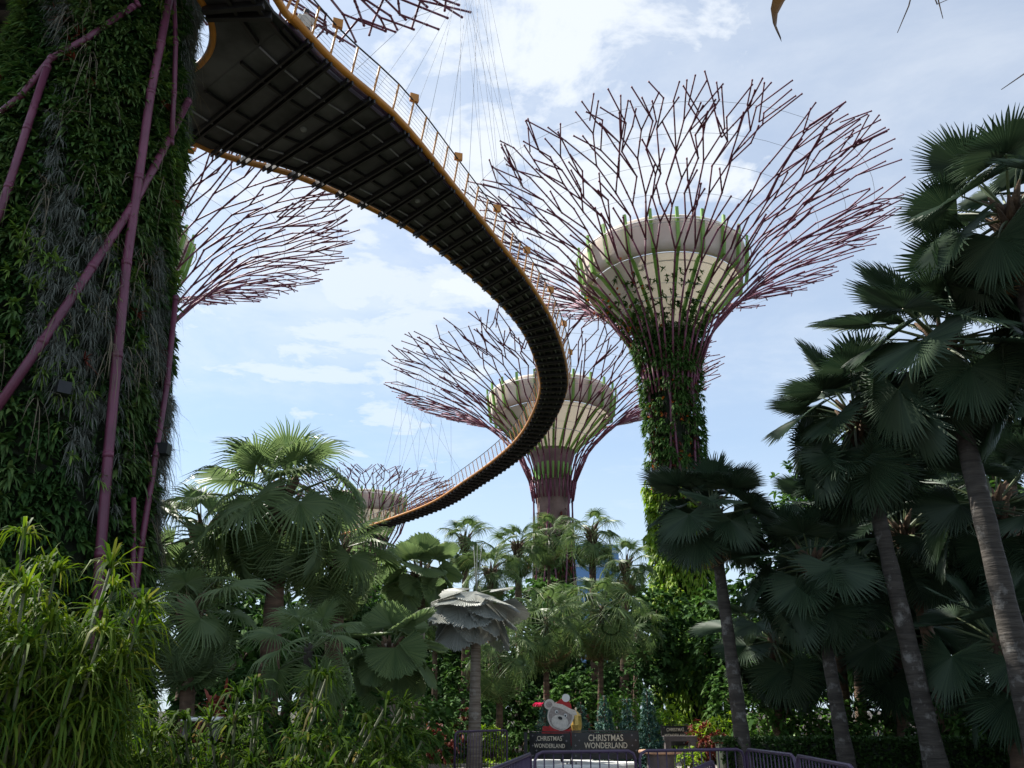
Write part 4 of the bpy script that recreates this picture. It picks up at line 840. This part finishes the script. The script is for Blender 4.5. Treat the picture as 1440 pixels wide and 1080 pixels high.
# ================================================================== SIGNS, TEDDY, FIRS, TABLE
def text_mesh(body, size, mat, par, loc, rot, ext=.004, sx=1.0):
    cu = bpy.data.curves.new('lettering', 'FONT'); cu.body = body; cu.size = size; cu.align_x = 'CENTER'; cu.align_y = 'CENTER'; cu.extrude = ext; cu.offset = .001; cu.resolution_u = 3
    t = bpy.data.objects.new('lettering', cu); COL.objects.link(t); dg = bpy.context.evaluated_depsgraph_get(); me = bpy.data.meshes.new_from_object(t.evaluated_get(dg)); bpy.data.objects.remove(t); me.materials.clear(); me.materials.append(mat)
    o = link('lettering', me, par, loc); o.rotation_euler = rot; o.scale = (sx, 1, 1); return o
def banner(a, b, label, h0, h1, cols=True, s1=.17):
    a = Vector((*a, 0)); b = Vector((*b, 0)); d = b - a; L = d.length; rz = math.atan2(d.y, d.x); root = empty('banner_barrier', a, label, 'banner barrier', rz=rz)
    mb = MB(); V = []; nx = 24; hh = h1 - h0
    for i in range(nx + 1):
        for j in range(5):
            s = i / nx; z = h0 + (h1 - h0) * j / 4; V.append((s * L, -.03 + .012 * math.sin(s * 9 + j * .9) * (1 if j < 4 else 0), z - .02 * math.sin(s * math.pi) * (j == 4)))
    Fq = [(5 * i + j, 5 * i + 5 + j, 5 * i + 6 + j, 5 * i + 1 + j) for i in range(nx) for j in range(4)]
    for k in range(10):                          # faint printed stars at both ends
        x = (.09 + .1 * (k % 2)) * (1 if k < 5 else -1) + (0 if k < 5 else L); z = h0 + hh * (.12 + .19 * (k % 5)); pts = [(x + (.035 if i % 2 == 0 else .012) * math.cos(i * math.pi / 4), -.056, z + (.035 if i % 2 == 0 else .012) * math.sin(i * math.pi / 4)) for i in range(8)]; mb.ngon(pts, 1)
    mb.add(V, Fq); V2 = [(x, y + .006, z) for x, y, z in V]; mb.add(V2, [q[::-1] for q in Fq]); mb.build('banner', [M['black'], M['greyp']], root)
    mb = MB(); mb.tube([(0, 0, .05), (0, 0, h1 + .02), (L, 0, h1 + .02), (L, 0, .05)], .02, 6); mb.tube([(0, 0, h0), (L, 0, h0)], .014, 6); mb.build('frame', M['blackm'], root)
    for s in (.1, L - .1):
        for sg in (-1, 1): mb = MB(); mb.tube([(s, 0, .35), (s, sg * .25, .02)], .013, 6); mb.build('foot', M['blackm'], root)
    rot = (R(90), 0, 0)
    text_mesh('CHRISTMAS', s1 * 1.12, M['cream'], root, (L / 2, -.062, h0 + hh * .77), rot, sx=.80); text_mesh('WONDERLAND', s1, M['cream'], root, (L / 2, -.062, h0 + hh * .49), rot, sx=.80)
    return root
YS = 23.6
banner((gx(745, YS + .3), YS + .3), (gx(801, YS), YS), 'smaller black banner on a stand under the teddy', .42, 1.05, s1=.145)
banner((gx(803, YS), YS), (gx(896, YS + .2), YS + .2), 'wide black banner on a stand, left of the round table', .42, 1.07, s1=.20)
banner((gx(928, YS + 5.5), YS + 5.5), (gx(966, YS + 5.6), YS + 5.6), 'far black banner half hidden by the rightmost fir', .55, 1.15, s1=.125)
root = empty('black_post', (gx(739, YS + .2), YS + .2, 0), 'black upright post left of the smaller banner', 'post'); mb = MB(); mb.box((0, 0, .53), (.09, .07, 1.06)); mb.build('post', M['blackm'], root, smooth=False); mb = MB(); mb.lathe([(.001, .07), (.13, .06), (.16, .02), (.16, 0)], 20); mb.build('foot', M['blackm'], root)
root = empty('platform', (gx(805, YS + 1.4), YS + 1.4, 0), 'low white platform behind the black banners', 'platform'); mb = MB(); mb.lathe([(1.75, .014), (1.75, .26), (1.70, .30), (.02, .30)], 48); mb.build('deck', M['white'], root, smooth=False)
# teddy standee: a flat cut-out sign
YB = YS + 1.1; sc = YB / FPX * 1.0; cx, cy = 789, 1004.5
C0 = Vector((gx(cx, YB), YB, 0)); root = empty('teddy_sign', C0, 'flat teddy bear cut-out wearing a red bobble hat and scarf', 'sign')
zc0 = at(cx, cy, YB).z
def lay(k): return lambda x, y, t: (x * sc, -.012 * k - (.02 if t == 0 else 0) + (0 if t == 0 else 0), zc0 + y * sc) if t == 0 else (x * sc, -.012 * k + .03 * (k == 0) - .008, zc0 + y * sc)
def ell(x, y, rx, ry, rot=0, n=28): return [(x + rx * math.cos(a) * math.cos(rot) - ry * math.sin(a) * math.sin(rot), y + rx * math.cos(a) * math.sin(rot) + ry * math.sin(a) * math.cos(rot)) for a in [2 * math.pi * i / n for i in range(n)]]
def shp(name, polys, k, mat): 
    mb = MB(); [mb.plate(p, lay(k), 1) for p in polys]; return mb.build(name, M[mat], root, smooth=False)
shp('body', [[(-24, -14), (-14, -15), (10, -18), (18, -30), (18, -38), (-27, -38), (-26, -24)]], 0, 'red')
shp('head', [ell(-1, -2, 17, 18, -.3)], 1, 'bearpale'); shp('ear', [ell(-15, 12, 7, 6.5)], 0, 'bearpale'); shp('ear', [ell(15, 0, 5.5, 6)], 0, 'bearpale')
shp('ear_centre', [ell(-15.5, 12, 4, 3.6)], 2, 'beargrey'); shp('face', [ell(-1, -2, 15, 16, -.3)], 2, 'beargrey'); shp('muzzle', [ell(-2, -9, 11, 8.5, -.25)], 3, 'bearpale')
shp('hat', [[(-8, 12), (-3, 17), (3, 20), (9, 18), (13, 12), (14.5, 4), (3, 9)]], 3, 'red'); shp('hat_brim', [[(-11, 10), (-9, 14), (2, 12), (14, 6), (16, 1), (13, -.5), (2, 6)]], 4, 'bearpale'); shp('bobble', [ell(6.5, 20, 5.2, 5)], 5, 'white')
shp('eye', [ell(-6, 3, 2.0, 2.3)], 4, 'white'); shp('eye', [ell(5.5, -1.5, 2.0, 2.3)], 4, 'white'); shp('pupil', [ell(-5.7, 2.6, 1.1, 1.3)], 5, 'blackm'); shp('pupil', [ell(5.2, -1.8, 1.1, 1.3)], 5, 'blackm')
shp('nose', [ell(-1.5, -4.5, 3, 1.9, -.3)], 5, 'blackm'); shp('scarf', [[(-16, -13), (-10, -17), (0, -20.5), (10, -19.5), (11, -24), (0, -26), (-12, -23), (-18, -18)]], 5, 'red')
mb = MB(); mb.tube([(0, .05, .3), (0, .05, zc0)], .03, 6); mb.tube([(0, .5, .3), (0, .06, zc0 - .3)], .02, 6); mb.build('prop', M['blackm'], root)
root = empty('gold_lantern', (gx(810, YB + .1), YB + .1, .3), 'gold foil lantern ornament beside the teddy', 'ornament'); zl = at(810, 1013, YB).z - .3
mb = MB(); mb.lathe([(.02, zl - .9), (.13, zl - .88), (.12, zl - .3), (.16, zl - .12), (.14, zl + .12), (.05, zl + .22), (.01, zl + .24)], 10); mb.build('body', M['gold'], root, smooth=False); mb = MB(); mb.lathe([(.01, zl + .24), (.03, zl + .27), (.03, zl + .31), (.005, zl + .34)], 8); mb.build('finial', M['cream'], root)
# artificial firs
def fir(px, Y, h, r, label, seed, z=0):
    rng = np.random.default_rng(seed); root = empty('artificial_fir', (gx(px, Y), Y, z), label, 'fir tree', 'artificial firs behind the banners'); mb = MB(); mb.tube([(0, 0, 0), (0, 0, h * .97)], [.05, .012], 6); mb.build('trunk', M['bark'], root)
    n = int(620 * h * r); u = 1 - np.sqrt(rng.uniform(0, 1, n)); zz = .12 + u * (h - .14); a = rng.uniform(0, 6.28, n); lay_ = .85 + .2 * np.sin(zz * 17); rr = r * (1 - u) * lay_ * rng.uniform(.6, 1.05, n) + .03
    C = np.stack([rr * np.cos(a), rr * np.sin(a), zz], 1); A = np.stack([np.cos(a), np.sin(a), np.full(n, .25)], 1); lm = MB(); rosettes(lm, C, A, 7, .12, .032, 1.3, .25, rng)
    lm.build('needles', M['xmas'], root)
fir(767, YS + 4.2, 2.0, .50, 'fir behind the teddy on its left, leftmost fir', 1); fir(817, YS + 3.2, 1.9, .5, 'fir just right of the gold lantern', 2); fir(850, YS + 1.9, 2.05, .48, 'fir behind the middle of the wide banner', 3); fir(882, YS + 1.7, 2.0, .44, 'fir behind the right part of the wide banner', 4); fir(911, YS + 1.0, 2.18, .50, 'fir right of the wide banner, standing beside the round table', 5)
# round table
root = empty('round_table', (gx(925, YS - 1.0), YS - 1.0, 0), 'round wooden topped table right of the wide banner', 'table'); mb = MB(); mb.lathe([(.02, .60), (.52, .60), (.54, .625), (.54, .655), (.52, .68), (.02, .68)], 36); mb.build('table_top', M['wood'], root, smooth=False)
mb = MB(); mb.lathe([(.36, .0), (.38, .05), (.34, .1), (.34, .5), (.40, .598), (.02, .599)], 24); mb.build('base', M['stone'], root)
for px in (953,):
    root = empty('stone_bench', (gx(px, YS + 2.5), YS + 2.5, 0), 'dark stone bench at the left end of the hedge', 'bench'); mb = MB(); mb.box((0, 0, .84), (.95, .3, .14)); mb.build('seat', M['stone'], root, smooth=False)
    for s in (-.36, .36): mb = MB(); mb.box((s, 0, .385), (.16, .28, .77)); mb.build('leg', M['stone'], root, smooth=False)
# far blue glass building
root = empty('glass_building', (gx(826, 260), 260, 0), 'distant blue glass building glimpsed between the fan palms', 'building'); mb = MB(); mb.box((0, 0, 24), (20, 20, 48)); mb.build('facade', M['glass'], root, smooth=False)
for k in range(11): mb = MB(); mb.box((0, -10.15, 4 + k * 4.2), (20.2, .3, .7)); mb.build('floor_band', M['facade'], root, smooth=False)
